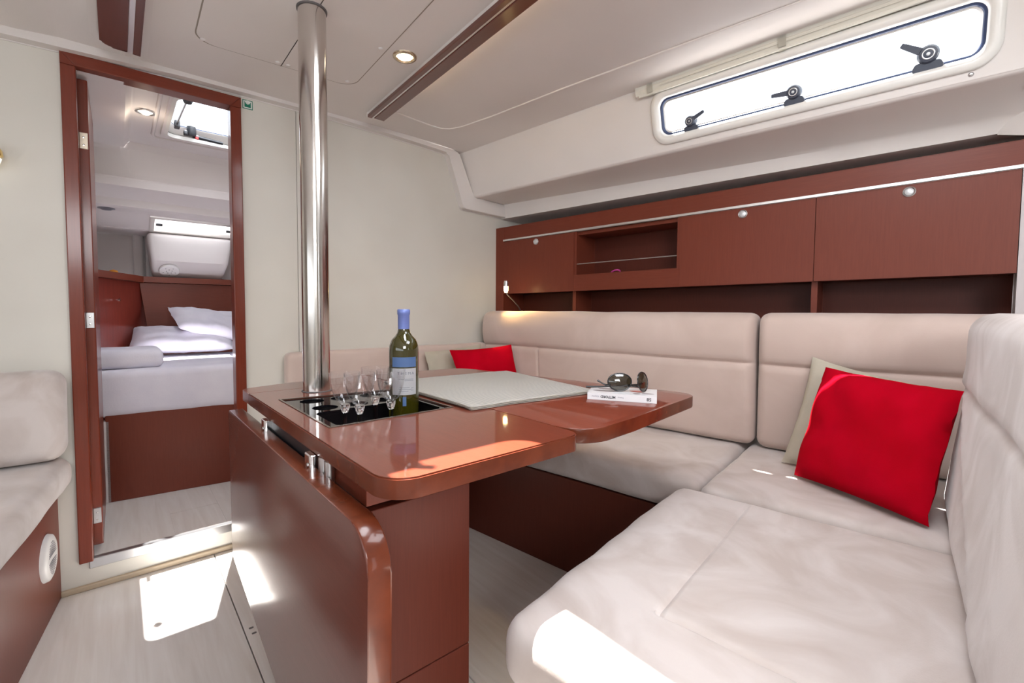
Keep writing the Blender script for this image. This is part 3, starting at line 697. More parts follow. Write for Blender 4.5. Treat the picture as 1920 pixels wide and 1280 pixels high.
# port settee, its front running off at a slight angle -----------------------
b_ = NB(); cushion(b_, (-1.0, YB - .135, .492), (-.136, YB - .012, .775), .045, .03, fn=fabfn(21, .004)); tag(obj('backrest_cushion', b_, suede, None, W, True), 'beige backrest cushion at the left edge, against the bulkhead', 'cushion')
def portfn(p, n):
    q = fabfn(22, .005)(p, n)
    lim = -.02 + .13 * (q.x - .0) * 0
    if q.y > -.03 - .12 * (.04 - q.x): q.y = -.03 - .129 * (.04 - q.x) - .002
    return q
b_ = NB(); cushion(b_, (-.85, -2.0, .368), (.040, .02, .484), .045, .04, fn=portfn); tag(obj('seat_cushion', b_, suede, None, PF, True), 'beige seat cushion at the left edge above the round speaker', 'cushion')
ps = thing('settee_base', PF, (-.1, -.8, 0), 'mahogany settee base at the left edge holding a round speaker', 'settee base')
b_ = NB(); box(b_, (-.022, -2.0, 0), (0, -.016, .360), .003); obj('side_panel', b_, wood_v, ps)
b_ = NB(); box(b_, (-.8, -2.0, .34), (-.024, -.13, .360)); obj('top_board', b_, wood_v, ps)
sc0 = Vector((.001, -.165, .205))
b_ = NB(); lathe(b_, [(0, .012), (.042, .014), (.060, .013), (.068, .009), (.071, -.001)], sc0, 40, axis=(1, 0, 0)); spk = obj('speaker', b_, whitepl, ps, smooth=True)
for sgn in (1, -1):
    b_ = NB()
    for k in range(7):
        z = .010 + .0064 * k; hw = math.sqrt(max(0, .050 ** 2 - z ** 2)) * .75
        box(b_, sc0 + Vector((.0125, -hw, sgn * z - .0011)), sc0 + Vector((.0146, hw, sgn * z + .0011)))
    obj('speaker_slots', b_, mat('slot_grey', (.25, .24, .26), .6), spk)

# ================================================================== TABLE
TT, TU = .730, .6985
tb = thing('saloon_table', W, (.47, 1.0, 0), 'glossy mahogany saloon table with folding leaves around the steel pole', 'table')
trayo = [(.326, .922), (.640, .932), (.636, 1.262), (.326, 1.300)]
tray_hole = [(.331, .928), (.634, .937), (.630, 1.258), (.331, 1.294)]
main = rpoly([(.283, .572), (.7025, .575), (.7025, 1.4475), (.283, 1.4475)], [.055, .030, 0, 0], 9)
b_ = NB(); plate_holes(b_, [tuple(p) for p in main], [tray_hole, [(.453 + .043 * math.cos(a * .2618), 1.379 + .043 * math.sin(a * .2618)) for a in range(24)]], lambda x, y: (x, y, TU), lambda x, y: (x, y, TT))
eds = [e for e in b_.edges if abs(e.verts[0].co.z - TT) < 1e-5 and abs(e.verts[1].co.z - TT) < 1e-5 and any(abs(f.normal.z) < .5 for f in e.link_faces) and (e.verts[0].co.y < .8 or e.verts[0].co.x < .29)]
bmesh.ops.bevel(b_, geom=eds, offset=.0025, segments=2, affect='EDGES')
b_.normal_update()
tp = obj('table_top', b_, wood_top, tb)
tp.data.materials.append(wood_edge)
for p in tp.data.polygons:
    if abs(p.normal.z) < .5: p.material_index = 1; p.use_smooth = True
endp = rpoly([(.283, 1.449), (.7025, 1.449), (.7025, 1.60), (.42, 1.583), (.283, 1.545)], [0, 0, .02, .1, .03], 6)
b_ = NB(); zprism(b_, endp, TU, TT, .002); obj('end_board', b_, wood_top, tb)
leafp = rpoly([(.705, .575), (.90, .588), (1.305, .640), (1.105, 1.56), (.705, 1.60)], [.075, 0, .05, .08, 0], 9)
b_ = NB(); zprism(b_, leafp, TU, TT, .0025); lf = obj('table_leaf', b_, wood_top, tb)
lf.data.materials.append(wood_edge)
for p in lf.data.polygons:
    if abs(p.normal.z) < .5: p.material_index = 1; p.use_smooth = True
# hanging leaf in plane x = const
hl = rpoly([(.560, .672), (.575, .14), (1.02, .145), (1.53, .232), (1.548, .672)], [.06, .05, .2, .03, .015], 9)
b_ = NB(); prism(b_, [tuple(p) for p in hl], lambda y, z: (.2475, y, z), lambda y, z: (.283, y, z), .003, 3); hlo = obj('hanging_leaf', b_, wood_leaf, tb)
hlo.data.materials.append(wood_edge)
for p in hlo.data.polygons:
    if abs(p.normal.x) < .7: p.material_index = 1; p.use_smooth = True
# pedestal
b_ = NB(); box(b_, (.300, .680, .338), (.503, 1.33, .648), .0015); obj('pedestal', b_, wood_shaded, tb)
b_ = NB(); box(b_, (.300, .680, .0), (.503, 1.33, .3355), .0015); obj('plinth', b_, wood_shaded, tb)
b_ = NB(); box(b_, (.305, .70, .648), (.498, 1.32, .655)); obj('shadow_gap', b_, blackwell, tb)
b_ = NB(); box(b_, (.300, .684, .655), (.503, .98, TU), .001); obj('pedestal_head', b_, wood_v, tb)
b_ = NB(); box(b_, (.288, .91, .655), (.300, 1.235, .698), .001); obj('leaf_support_bar', b_, black, tb)
for y in (1.232, .888):
    b_ = NB(); poly = rpoly([(.271, y - .018), (.300, y - .018), (.300, y + .018), (.271, y + .018)], .006, 3); zprism(b_, poly, .640, .697, .002); br = obj('leaf_bracket', b_, chrome, tb)
    b_ = NB(); lathe(b_, [(0, .002), (.004, .002), (.005, 0)], (.271, y - .004, .676), 12, axis=(-1, 0, 0)); lathe(b_, [(.0045, .66), (.0045, .655)], (.29, y, 0), 8); obj('bracket_pin', b_, satin, br, smooth=True)
for y in (.845, .815):
    b_ = NB(); tube(b_, [(.288, y, .60), (.288, y, TU)], .009, 12); obj('support_rod', b_, satin, tb, smooth=True)
# drinks tray
b_ = NB(); plate_holes(b_, trayo, [tray_hole], lambda x, y: (x, y, TT - .004), lambda x, y: (x, y, TT + .0015)); trf = obj('tray_frame', b_, mat('bronze_tray_frame', (.16, .12, .10), .25, .6), tb)
slot = rpoly([(.350, .944), (.618, .949), (.618, 1.098), (.350, 1.090)], [.012, .02, .02, .02], 6)
holes = []
for cx_, cy_ in ((.393, 1.236), (.393, 1.136), (.472, 1.228), (.472, 1.136), (.552, 1.222), (.552, 1.140)):
    holes.append([(cx_ + .031 * math.cos(a * .2618), cy_ + .031 * math.sin(a * .2618)) for a in range(24)])
b_ = NB(); plate_holes(b_, [(.331, .928), (.634, .937), (.630, 1.258), (.331, 1.294)], [[tuple(p) for p in slot]] + holes, lambda x, y: (x, y, TT - .008), lambda x, y: (x, y, TT - .002)); try_ = obj('tray_insert', b_, blackgl, tb)
b_ = NB()
for lp in [[tuple(p) for p in slot]] + holes:
    bot = .664
    a = [b_.verts.new((p[0], p[1], TT - .006)) for p in lp]; d = [b_.verts.new((p[0], p[1], bot)) for p in lp]
    for i in range(len(lp)): b_.faces.new((a[i], a[(i + 1) % len(lp)], d[(i + 1) % len(lp)], d[i]))
    b_.faces.new(d)
obj('tray_wells', b_, blackwell, tb)
# steel pole
pole = thing('mast_support_pole', W, (.453, 1.379, 0), 'polished steel mast support pole rising through the table', 'pole')
b_ = NB(); lathe(b_, [(.0, .656), (.0385, .656), (.0385, ZC + .001), (0, ZC + .001)], (.453, 1.379, 0), 64); obj('tube', b_, steel, pole, smooth=True)
b_ = NB(); lathe(b_, [(.0387, TT - .002), (.0425, TT - .002), (.0427, TT + .002), (.0387, TT + .003)], (.453, 1.379, 0), 48); obj('collar', b_, rubber, pole, smooth=True)
b_ = NB(); lathe(b_, [(.0387, ZC - .006), (.0415, ZC - .006), (.042, ZC - .001)], (.453, 1.379, 0), 48); obj('ceiling_collar', b_, rubber, pole, smooth=True)

# ------------------------------------------------------------------ things on the table
def goblet(x, y, label):
    t = thing('wine_glass', W, (x, y, .6645), label, 'wine glass', 'clear wine glasses in the tray')
    z0 = .6645; cz = z0
    prof = [(0, .002), (.0180, .0012), (.0188, .003), (.010, .006), (.0052, .010), (.0050, .060), (.0050, .0705)]
    b_ = NB(); lathe(b_, [(r, z) for r, z in prof], (x, y, z0), 28); obj('stem', b_, stem_m, t, smooth=True)
    b_ = NB(); lathe(b_, [(.0052, .068), (.0085, .072), (.0105, .080), (.0112, .088), (.0, .088)], (x, y, z0), 28); lathe(b_, [(0, .074), (.0055, .075), (.0055, .083), (0, .084)], (x, y, z0), 20); obj('stem_socket', b_, stem_m, t, smooth=True)
    outer = [(0, .088), (.0105, .0885), (.018, .096), (.0255, .110), (.0312, .128), (.0345, .146), (.0352, .1625)]
    inner = [(r - .0011, z + .001) for r, z in outer[::-1] if r > .002][1:]
    b_ = NB(); lathe(b_, outer + [(.0346, .1630)] + inner + [(0, .0905)], (x, y, z0), 40); obj('bowl', b_, wine_m, t, smooth=True)
    return t
goblet(.402, 1.030, 'clear wine glass at the left of the group beside the steel pole')
goblet(.424, .998, 'clear wine glass standing nearest the camera in the tray')
goblet(.4965, 1.071, 'clear wine glass at the back between two others in the tray')
goblet(.5045, 1.002, 'clear wine glass in front of the bottle label')
bx, by, bz = .5665, 1.052, .6645
bt = thing('wine_bottle', W, (bx, by, bz), 'green white-wine bottle with blue capsule and blue and white label', 'bottle')
b_ = NB(); lathe(b_, [(0, .003), (.034, 0), (.037, .003), (.0378, .01), (.0378, .205), (.0365, .217), (.031, .231), (.022, .241), (.0165, .249), (.0142, .258), (.0140, .30), (0, .30)], (bx, by, bz), 48); obj('glass_body', b_, bottle_m, bt, smooth=True)
b_ = NB(); lathe(b_, [(.0145, .2585), (.0148, .262), (.0150, .2945), (.0163, .2965), (.0165, .3065), (.0150, .309), (0, .309)], (bx, by, bz), 32); obj('capsule', b_, bluefoil, bt, smooth=True)
va = math.atan2(-by, -bx)
def lab(z0, z1, half, r, m, name):
    b_ = NB(); rings = []
    for z in (z0, z1): rings.append([(bx + r * math.cos(va + half * (k / 16 * 2 - 1)), by + r * math.sin(va + half * (k / 16 * 2 - 1)), bz + z) for k in range(17)])
    loft(b_, rings); bmesh.ops.solidify(b_, geom=b_.faces[:], thickness=.0002); return obj(name, b_, m, bt, smooth=True)
VA0 = va
va = VA0 + .03
lab(.164, .189, .86, .0382, bluelab, 'blue_label')
wl = lab(.094, .161, .86, .0382, paper, 'white_label')
lab(.066, .089, .12, .0381, bluelab, 'lower_blue_strip')
def wrap(x0, z0):
    def f(x, y, z): a = va + (x + x0) / .0384; return (bx + (.0384 + z) * math.cos(a), by + (.0384 + z) * math.sin(a), bz + z0 + y)
    return f
ink = mat('grey_ink', (.22, .24, .30), .6)
b_ = text_bm('T H E M A', .0098, .0001, wrap(.004, .148)); obj('lettering', b_, ink, wl)
b_ = NB()
for k, (z, a, e) in enumerate(((.133, -.014, .024), (.1295, .0, .024), (.112, -.014, .013), (.1075, -.014, .018), (.103, -.014, .01), (.1105, .017, .024), (.105, .017, .024))):
    f = wrap(0, 0); n_ = 8
    loft(b_, [[f(a + (e - a) * i / n_, z + dz, .0001) for i in range(n_ + 1)] for dz in (0, .0009)])
obj('small_print', b_, ink, wl)

# striped cloth runner
stripe = mat('striped_cotton', (.6, .6, .6), .85)
nt = stripe.node_tree; N = nt.nodes; Lk = nt.links; uvn = N.new('ShaderNodeUVMap'); sx = N.new('ShaderNodeSeparateXYZ'); Lk.new(uvn.outputs[0], sx.inputs[0])
ma = N.new('ShaderNodeMath'); ma.operation = 'MULTIPLY'; ma.inputs[1].default_value = 2 * math.pi / .0078; Lk.new(sx.outputs[0], ma.inputs[0])
si = N.new('ShaderNodeMath'); si.operation = 'SINE'; Lk.new(ma.outputs[0], si.inputs[0]); cr = N.new('ShaderNodeValToRGB'); cr.color_ramp.elements[0].position = .22; cr.color_ramp.elements[1].position = .42
m2 = N.new('ShaderNodeMath'); m2.operation = 'MULTIPLY_ADD'; m2.inputs[1].default_value = .5; m2.inputs[2].default_value = .5; Lk.new(si.outputs[0], m2.inputs[0]); Lk.new(m2.outputs[0], cr.inputs[0])
cr.color_ramp.elements[0].color = (.34, .34, .36, 1); cr.color_ramp.elements[1].color = (.95, .91, .84, 1); Lk.new(cr.outputs[0], N['Principled BSDF'].inputs['Base Color'])
ca_, cb_, cc_, cd_ = Vector((.648, .872)), Vector((1.075, .835)), Vector((1.15, 1.32)), Vector((.655, 1.36))
def cloth_layer(bm, uvl, ztop, zbot, inset, seed, thick=.0022):
    nu, nv = 56, 40; grid = {}
    for i in range(nu + 1):
        for j in range(nv + 1):
            u = i / nu; v = j / nv
            a = inset + u * (1 - 2 * inset * .3); b2 = v
            p = ca_.lerp(cb_, u).lerp(cd_.lerp(cc_, u), v)
            e = min(v / .06, 1); z = zbot + (ztop - zbot) * math.sin(e * math.pi / 2)
            z += .0016 * nz((p.x * 6, p.y * 6, 0), 1.5, seed) + .0012 * max(0, nz((p.x * 20, p.y * 3, 0), 1, seed + 2))
            grid[i, j] = (bm.verts.new((p.x, p.y + .004 * nz((u * 5, 0, 0), 1, seed), z)), u * .43, v * .49)
    for i in range(nu):
        for j in range(nv):
            q = [grid[i, j], grid[i + 1, j], grid[i + 1, j + 1], grid[i, j + 1]]
            f = bm.faces.new([k[0] for k in q])
            for lp, k in zip(f.loops, q): lp[uvl].uv = (k[2], k[1])
cl = NB(); uvl = cl.loops.layers.uv.new('UVMap')
cloth_layer(cl, uvl, .7350, .7325, 0, 3)
cloth_layer(cl, uvl, .7380, .7362, 0, 9)
cloth_layer(cl, uvl, .7412, .7400, 0, 14)
cl.faces.ensure_lookup_table()
r_ = bmesh.ops.solidify(cl, geom=cl.faces[:], thickness=.0012)
cl_o = obj('table_runner', cl, stripe, None, W, True)
cl_o.location.z = .7318
tag(cl_o, 'folded grey and white striped cloth laid across the table', 'cloth')
# book
BA, BB = Vector((.988, .794)), Vector((1.080, .640))
bu = (BB - BA).normalized(); bv = Vector((-bu.y, bu.x)); blen = (BB - BA).length
if bv.x < 0: bv = -bv
bwid = .112
def bk(u, v, z): q = BA + bu * u + bv * v; return Vector((q.x, q.y, z))
bo = thing('paperback_book', W, bk(blen / 2, bwid / 2, .7302), 'white paperback lying flat on the table leaf under the sunglasses', 'book')
def bbox_(name, u0, u1, v0, v1, z0, z1, m, parent):
    b_ = NB(); vs = box(b_, (0, 0, 0), (1, 1, 1))
    for v in vs: v.co = bk(u0 + (u1 - u0) * v.co.x, v0 + (v1 - v0) * v.co.y, z0 + (z1 - z0) * v.co.z)
    bmesh.ops.recalc_face_normals(b_, faces=b_.faces)
    return obj(name, b_, m, parent)
BZ0, BZ1 = .7305, .7495
cover = mat('glossy_white_cover', (.78, .78, .80), .3, coat=.4)
bbox_('pages', .002, blen - .002, .002, bwid - .003, BZ0 + .0008, BZ1 - .0008, mat('page_edges', (.72, .68, .60), .8), bo)
bbox_('back_cover', 0, blen, 0, bwid, BZ0, BZ0 + .0008, cover, bo)
fc = bbox_('front_cover', 0, blen, 0, bwid, BZ1 - .0008, BZ1, cover, bo)
spn = bbox_('spine', 0, blen, -.0008, .0004, BZ0, BZ1, cover, bo)
zc_ = (BZ0 + BZ1) / 2
def spmap(u0, flip=-1):
    def f(x, y, z):
        q = bk(u0 - x, -.0010 - z, zc_ - y); return q
    return f
inkb = mat('black_ink', (.03, .03, .04), .5)
b_ = text_bm('MITFORD', .0092, .0001, spmap(.055), bold=.0003); obj('title_lettering', b_, inkb, spn)
for s_, u_, z_ in (('Nancy', .0880, .0058), ('Charme', .0215, .0058)):
    b_ = text_bm(s_, z_, .0001, spmap(u_)); obj('small_lettering', b_, ink, spn)
def spmap2(u0):
    def f(x, y, z): return bk(u0 + y, -.0010 - z, zc_ - x)
    return f
b_ = text_bm('S8', .0120, .0001, spmap(.160), bold=.0002); obj('publisher_mark', b_, inkb, spn)
# cover picture: grey brush shapes and a coral patch
def blob(pts, m, name, z=BZ1 + .0001):
    b_ = NB(); vs = [b_.verts.new(bk(u, v, z)) for u, v in pts]; f = b_.faces.new(vs)
    e = bmesh.ops.extrude_face_region(b_, geom=[f]); bmesh.ops.translate(b_, verts=[x for x in e['geom'] if isinstance(x, bmesh.types.BMVert)], vec=(0, 0, .00015)); bmesh.ops.recalc_face_normals(b_, faces=b_.faces)
    obj(name, b_, m, fc)
def ell(u, v, a, b2, n=16, ph=0): return [(u + a * math.cos(2 * math.pi * k / n) * (1 + .15 * math.sin(3 * 2 * math.pi * k / n + ph)), v + b2 * math.sin(2 * math.pi * k / n)) for k in range(n)]
gi = mat('grey_print', (.28, .24, .25), .4, coat=.4); co = mat('coral_print', (.65, .14, .13), .4, coat=.4)
blob(ell(.045, .035, .034, .010), gi, 'cover_print'); blob(ell(.05, .075, .034, .012, ph=1), gi, 'cover_print'); blob(ell(.128, .022, .010, .010), gi, 'cover_print'); blob(ell(.155, .030, .016, .008, ph=2), gi, 'cover_print'); blob(ell(.128, .058, .020, .014), co, 'cover_print')
# sunglasses
sg = thing('sunglasses', W, bk(.10, .045, BZ1), 'dark sunglasses resting upside down on the white paperback', 'sunglasses')
def lens(cen, nrm, a, b2, name):
    nrm = Vector(nrm).normalized(); upv = Vector((0, 0, 1)); hx = upv.cross(nrm).normalized(); vy = nrm.cross(hx)
    out = NB(); n = 32; rings = []
    for r, dep in ((1, 0), (.8, .0026), (.55, .005), (.28, .0064), (.02, .0068)):
        rings.append([Vector(cen) + hx * a * r * math.cos(2 * math.pi * k / n) * (1 + .06 * math.sin(2 * math.pi * k / n)) + vy * b2 * r * math.sin(2 * math.pi * k / n) + nrm * dep for k in range(n)])
    loft(out, rings, closed=True); obj(name, out, lens_m, sg, smooth=True)
    rim = NB(); tube(rim, rings[0], .0019, 8, closed=True); obj('rim', rim, mat('black_acetate', (.008, .008, .01), .12, coat=.6), sg, smooth=True)
LC1 = bk(.082, .040, BZ1 + .0262); LC2 = bk(.142, .052, BZ1 + .0285)
lens(LC1, (-.62, -.75, .12), .0325, .0240, 'lens')
lens(LC2, (.12, -.97, .18), .0285, .0265, 'lens')
bla = mat('black_acetate_arms', (.008, .008, .01), .15, coat=.6)
b_ = NB(); tube(b_, [LC1 + Vector((.020, -.016, -.012)), LC1.lerp(LC2, .5) + Vector((-.004, -.004, -.010)), LC2 + Vector((-.020, -.006, -.012))], .0024, 8); obj('bridge', b_, bla, sg, smooth=True)
b_ = NB(); e1 = LC1 + Vector((-.024, .014, -.006)); tube(b_, [e1, e1 + Vector((-.003, .010, -.003)), e1 + Vector((-.006, .024, .002)), e1 + Vector((-.012, .034, .009))], [.003, .003, .002, .003], 8); obj('temple_arm', b_, bla, sg, smooth=True)
b_ = NB(); e2 = LC2 + Vector((.024, .016, -.008)); tube(b_, [e2, e2 + Vector((-.002, .012, -.006)), e2 + Vector((-.045, .075, -.014)), e2 + Vector((-.088, .128, -.0178))], [.003, .003, .002, .003], 8); obj('temple_arm', b_, bla, sg, smooth=True)

# ================================================================== PILLOWS
def pil(name, m, fr, cs, th, label, cat='pillow', seed=0, **k):
    b_ = NB(); pillow(b_, *cs, th, seed, **k); o = obj(name, b_, m, None, fr, True); return tag(o, label, cat)
pil('throw_pillow', red, L, (c(1.563, .382, .476), c(1.855, .575, .478), c(1.912, .435, .782), c(1.622, .290, .803)), .10, 'large red pillow on the corner seat at the right', seed=31, wr=.008, pinch=.035)
pil('throw_pillow', beige, L, (c(1.512, .262, .474), c(1.80, .36, .474), c(1.86, .21, .76), c(1.575, .168, .822)), .07, 'beige pillow half hidden behind the large red pillow', seed=32, wr=.004)
pil('throw_pillow', red, W, ((1.295, 1.765, .475), (1.62, 1.70, .475), (1.603, 1.80, .792), (1.258, 1.870, .775)), .075, 'small red pillow in the far corner beyond the table', seed=33, wr=.004)
pil('throw_pillow', beige, W, ((1.20, 1.905, .475), (1.50, 1.925, .475), (1.52, 1.955, .79), (1.165, 1.955, .765)), .045, 'beige pillow in the far corner behind the small red pillow', seed=34, wr=.006)

# ================================================================== CEILING FIXTURES
dlg = thing('downlight', W, (.776, 1.425, ZC - .006), 'round warm recessed ceiling downlight beside the mahogany handrail', 'ceiling light')
b_ = NB(); lathe(b_, [(.026, -.001), (.030, -.006), (.036, -.006), (.040, -.003), (.041, .001)], (.776, 1.425, ZC), 40); obj('bezel', b_, mat('pale_brass', (.62, .52, .38), .25, .9), dlg, smooth=True)
b_ = NB(); lathe(b_, [(0, -.0035), (.018, -.0035), (.0265, -.001)], (.776, 1.425, ZC), 32); obj('lamp_glass', b_, lamp_mat('downlight_glow', (1, .83, .52), 16), dlg, smooth=True)
sp_ = bpy.data.lights.new('downlight_lamp', 'SPOT'); sp_.energy = 7; sp_.color = (1, .78, .48); sp_.spot_size = R(115); sp_.spot_blend = .8; sp_.shadow_soft_size = .025
so = bpy.data.objects.new('downlight_lamp', sp_); COL.objects.link(so); so.location = (.776, 1.425, ZC - .012)
# handrail covers with an inlay
def hbx(name, pts, z0, z1, m, parent, bev=.003, rads=0):
    b_ = NB(); zprism(b_, rpoly(pts, rads, 6) if rads else [Vector(p) for p in pts], z0, z1, bev); return obj(name, b_, m, parent)
hr = thing('handrail', W, (.88, 1.2, ZC - .03), 'long mahogany ceiling handrail with a pale inlay line beside the downlight', 'handrail')
def rx(x, y): return x - (1.91 - y) * .0365
def strip(x0, x1, y1=1.905, y0=-.6): return [(rx(x0, y0), y0), (rx(x1, y0), y0), (rx(x1, y1), y1), (rx(x0, y1), y1)]
hbx('rail_base', strip(.862, .905), ZC - .014, ZC, liner, hr, .001)
hbx('rail_inner', strip(.858, .8765, 1.908), ZC - .028, ZC - .014, wood_leaf, hr, .002)
hbx('inlay', strip(.8765, .885, 1.907), ZC - .025, ZC - .014, alu, hr, .0005)
hbx('rail_outer', strip(.885, .932, 1.903), ZC - .028, ZC - .014, wood_leaf, hr, .003)
hbx('led_strip', strip(.9055, .9085, 1.62), ZC - .012, ZC - .003, cove_e, hr, .0003)
b_ = NB(); zprism(b_, rpoly([(.858, 1.909), (.936, 1.904), (.936, 1.93), (.862, 1.935)], .01, 4), ZC - .022, ZC, .003); obj('end_cap', b_, liner, hr)
hl2 = thing('handrail', W, (.03, 1.5, ZC - .04), 'broad mahogany ceiling handrail with rounded end above the doorway', 'handrail')
def strip2(x0, x1, y1, r=0):
    return rpoly([(x0, -.6), (x1, -.6), (x1, y1), (x0, y1)], [0, 0, .001, r], 8)
b_ = NB(); zprism(b_, strip2(-.022, .046, 1.925, .05), ZC - .034, ZC - .004, .008, 3); obj('rail_outer', b_, wood_leaf, hl2)
b_ = NB(); zprism(b_, strip2(.046, .060, 1.930), ZC - .030, ZC - .004, .001); obj('inlay', b_, alu, hl2)
b_ = NB(); zprism(b_, strip2(.060, .080, 1.935), ZC - .032, ZC - .004, .002); obj('rail_inner', b_, wood_leaf, hl2)
b_ = NB(); zprism(b_, strip2(-.045, .10, 1.975, .07), ZC - .012, ZC, .006, 3); obj('rail_base', b_, liner, hl2)
# cabin downlights
cdl = thing('downlight', W, (.11, 2.455, CZ - .006), 'round glowing downlight in the cabin ceiling beside the hatch', 'ceiling light')
b_ = NB(); lathe(b_, [(.024, -.001), (.028, -.006), (.036, -.005), (.039, .001)], (.112, 2.45, CZ), 36); obj('bezel', b_, satin, cdl, smooth=True)
b_ = NB(); lathe(b_, [(0, -.006), (.018, -.006), (.0245, -.002)], (.112, 2.45, CZ), 28); obj('lamp_glass', b_, lamp_mat('cabin_glow', (1, .85, .62), 10), cdl, smooth=True)
sc = bpy.data.lights.new('cabin_lamp', 'POINT'); sc.energy = .35; sc.color = (1, .85, .65); sc.shadow_soft_size = .03
sco = bpy.data.objects.new('cabin_lamp', sc); COL.objects.link(sco); sco.location = (.112, 2.45, CZ - .07)
b_ = NB(); lathe(b_, [(0, -.012), (.02, -.010), (.028, -.004), (.036, -.003), (.038, .001)], (-.032, 3.175, 1.4995), 28); dk = thing('downlight', W, (-.032, 3.175, 1.488), 'small unlit grey ceiling lamp over the berth', 'ceiling light'); obj('shade', b_, mat('grey_lamp', (.30, .30, .34), .3, .5), dk, smooth=True)
# wall lamp at the left edge
wlp = thing('wall_lamp', W, (-.285, YB - .03, 1.40), 'brass and glass wall lamp cut off by the left edge', 'lamp')
b_ = NB(); lathe(b_, [(0, .035), (.018, .03), (.026, .016), (.028, .0), (.02, -.004)], (-.282, 2.03, 1.428), 24); obj('brass_cap', b_, brass, wlp, smooth=True)
b_ = NB(); lathe(b_, [(.02, -.004), (.024, -.008), (.018, -.028), (.0, -.034)], (-.282, 2.03, 1.428), 24); obj('glass_shade', b_, lamp_mat('pale_lamp_glass', (1, .95, .8), 1.2), wlp, smooth=True)
b_ = NB(); tube(b_, [(-.282, 2.03, 1.46), (-.282, YB - .001, 1.46)], .008, 10); obj('bracket', b_, brass, wlp, smooth=True)
# green safety sticker
stk = thing('safety_sign', W, (.424, YB, 1.772), 'tiny green and white safety sticker right of the door frame', 'sign')
green = mat('green_print', (.0, .17, .10), .5); swh = mat('sticker_white', (.75, .78, .74), .5)
def pl_(x0, x1, z0, z1, t, m, name):
    b_ = NB(); box(b_, (x0, YB - t, z0), (x1, YB - .0001, z1)); return obj(name, b_, m, stk)
pl_(.4055, .4425, 1.773, 1.8085, .0006, green, 'border'); pl_(.4085, .4395, 1.776, 1.8055, .0009, swh, 'field'); pl_(.4125, .4355, 1.780, 1.8020, .0012, green, 'panel')
b_ = NB(); prism(b_, ell(.424, 1.7995, .0095, .0075, 18), lambda x, y: (x, YB - .0015, y), lambda x, y: (x, YB - .0002, y)); prism(b_, [(.4165, 1.795), (.4315, 1.795), (.4265, 1.7935), (.424, 1.789), (.4215, 1.7935)], lambda x, y: (x, YB - .0015, y), lambda x, y: (x, YB - .0002, y)); obj('symbol', b_, swh, stk)

# ================================================================== BERTH IN THE AFT CABIN
A0, B0 = Vector((-.40, 2.680)), Vector((.80, 2.563))
bd = (B0 - A0).normalized(); bn = Vector((-bd.y, bd.x))
def bq(u, v, z): q = A0 + bd * u + bn * v; return Vector((q.x, q.y, z))
def bbx(u0, u1, v0, v1, z0, z1, bev=.003):
    b_ = NB(); vs = box(b_, (0, 0, 0), (1, 1, 1))
    for v in vs: v.co = bq(u0 + (u1 - u0) * v.co.x, v0 + (v1 - v0) * v.co.y, z0 + (z1 - z0) * v.co.z)
    if bev: bmesh.ops.bevel(b_, geom=b_.edges[:], offset=bev, segments=2, affect='EDGES')
    bmesh.ops.recalc_face_normals(b_, faces=b_.faces); return b_
bt_ = thing('berth_base', W, (.2, 2.7, CF), 'plain mahogany front panel under the cabin mattress', 'berth base'); bb_ = bbx(.345, 1.2, 0, .03, CF, .503); obj('front_panel', bb_, wood_v, bt_)
b_ = bbx(.20, 1.2, .03, .8, .47, .4835, 0); obj('top_board', b_, wood_shaded, bt_)
b_ = bbx(.33, .36, 0, .78, CF, .469); obj('side_panel', b_, cabwhite, bt_)
b_ = NB()
def mfn(p, n):
    u, v, z = p.x, p.y, p.z
    z2 = z + .003 * nz(p, 7, 2) - .004 * g(z - .64, .006) * (1 if n.y < -.3 else 0)
    v2 = v + .003 * nz(p, 6, 8)
    return bq(u, v2, z2)
cushion(b_, (.16, -.012, .484), (1.25, .80, .695), .035, .045, fn=mfn)
tag(obj('mattress', b_, linen, None, W, True), 'berth mattress in a white fitted sheet', 'mattress')
b_ = NB(); cushion(b_, (-.16, 2.665, .694), (.165, 2.90, .785), .035, .02, fn=lambda p, n: p + n * .004 * nz(p, 14, 3) - Vector((0, 0, .004 * g(p.z - .74, .006) if n.y < -.3 else 0)))
tag(obj('folded_duvet', b_, linen, None, W, True), 'folded white bedding on the near edge of the berth', 'bedding')
pil('bed_pillow', linen, W, ((.035, 3.225, .735), (.56, 3.22, .725), (.56, 3.40, .84), (.07, 3.42, .86)), .10, 'flat white pillow lying under another on the berth', seed=41, wr=.010, pinch=.02)
pil('bed_pillow', linen, W, ((.275, 3.25, .86), (.70, 3.25, .76), (.70, 3.40, .92), (.235, 3.42, .975)), .10, 'plump white pillow on top, leaning against the headboard', seed=42, wr=.010, pinch=.02)
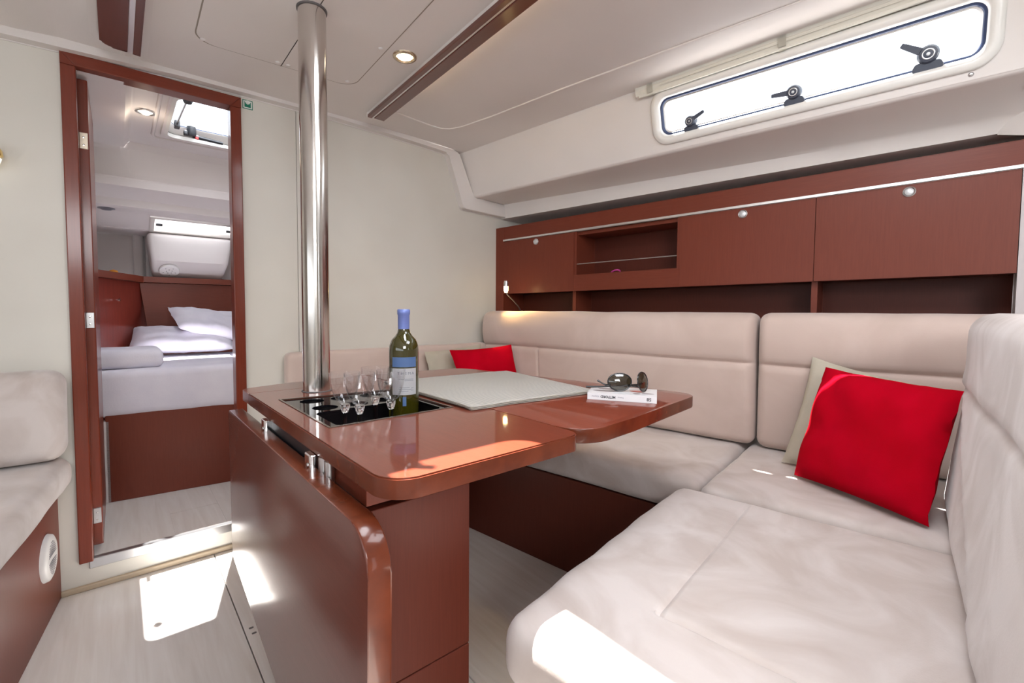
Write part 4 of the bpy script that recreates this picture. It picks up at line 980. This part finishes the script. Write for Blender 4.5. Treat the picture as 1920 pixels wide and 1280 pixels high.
# headboard and ledge
hbm = NB(); prism(hbm, [(.165, .60), (.85, .60), (.85, 1.128), (.105, 1.128)], lambda x, y: (x, 3.49, y), lambda x, y: (x, 3.52, y), .002)
wood_hb = wood('mahogany_headboard', (2, 60, 60), .4, .35, .25)
hd = thing('headboard', W, (.4, 3.5, .6), 'mahogany headboard panels with a ledge behind the berth pillows', 'headboard')
obj('back_panel', hbm, wood_hb, hd)
b_ = NB(); zprism(b_, [(-.20, 2.84), (-.14, 2.84), (.125, 3.455), (.85, 3.455), (.85, 3.66), (-.20, 3.66)], 1.130, 1.165, .002); obj('ledge', b_, wood_hb, hd)
b_ = NB(); lathe(b_, [(0, .028), (.018, .022), (.024, .0), (0, 0)], (-.012, 3.40, 1.166), 16); tag(obj('ball', b_, mat('orange_plastic', (.8, .30, .01), .4), None, W, True), 'small orange rounded object on the berth ledge', 'ball')

sdp = thing('cabin_side_panel', W, (-.02, 3.2, .55), 'reddish mahogany side panel with a small chrome knob left of the pillows', 'wall panel')
b_ = NB(); prism(b_, [(-.175, 2.86), (.136, 3.60), (.151, 3.60), (-.155, 2.86)], lambda x, y: (x, y, .70), lambda x, y: (x, y, 1.128)); obj('side_panel', b_, wood('mahogany_side', (22, 22, 1.4), .4, .5, .2, (.15, .022, .014), (.20, .032, .02)), sdp)
b_ = NB(); lathe(b_, [(0, .020), (.008, .019), (.009, .014), (.004, .010), (.004, 0)], (-.005, 3.20, 1.018), 14, axis=(1, -.42, 0)); obj('knob', b_, chrome, sdp, smooth=True)
# ================================================================== OUTSIDE
b_ = NB(); px_ = Vector((1.1785, .3568, 0)).normalized() * 9
tube(b_, [(px_.x, px_.y, -1), (px_.x, px_.y, 9)], .045, 16); mast = thing('neighbouring_mast', W, (px_.x, px_.y, -1), 'thin pale mast of another boat outside the window', 'mast'); gm = mat('mast_grey', (.55, .57, .62), .5, .3); obj('spar', b_, gm, mast, smooth=True)
b_ = NB(); dv = Vector((-px_.y, px_.x, 0)).normalized(); tube(b_, [px_ - dv * .08 + Vector((0, 0, 4.72)), px_ + dv * .08 + Vector((0, 0, 4.72))], .05, 10); obj('spreader_band', b_, whitepl, mast, smooth=True)

# crisp shading where surfaces break
for o in bpy.data.objects:
    if o.type == 'MESH' and any(p.use_smooth for p in o.data.polygons):
        o.data.set_sharp_from_angle(angle=R(48))
# drop helper properties
for o in bpy.data.objects:
    for k in ('ox', 'oy', 'oz'):
        if k in o: del o[k]
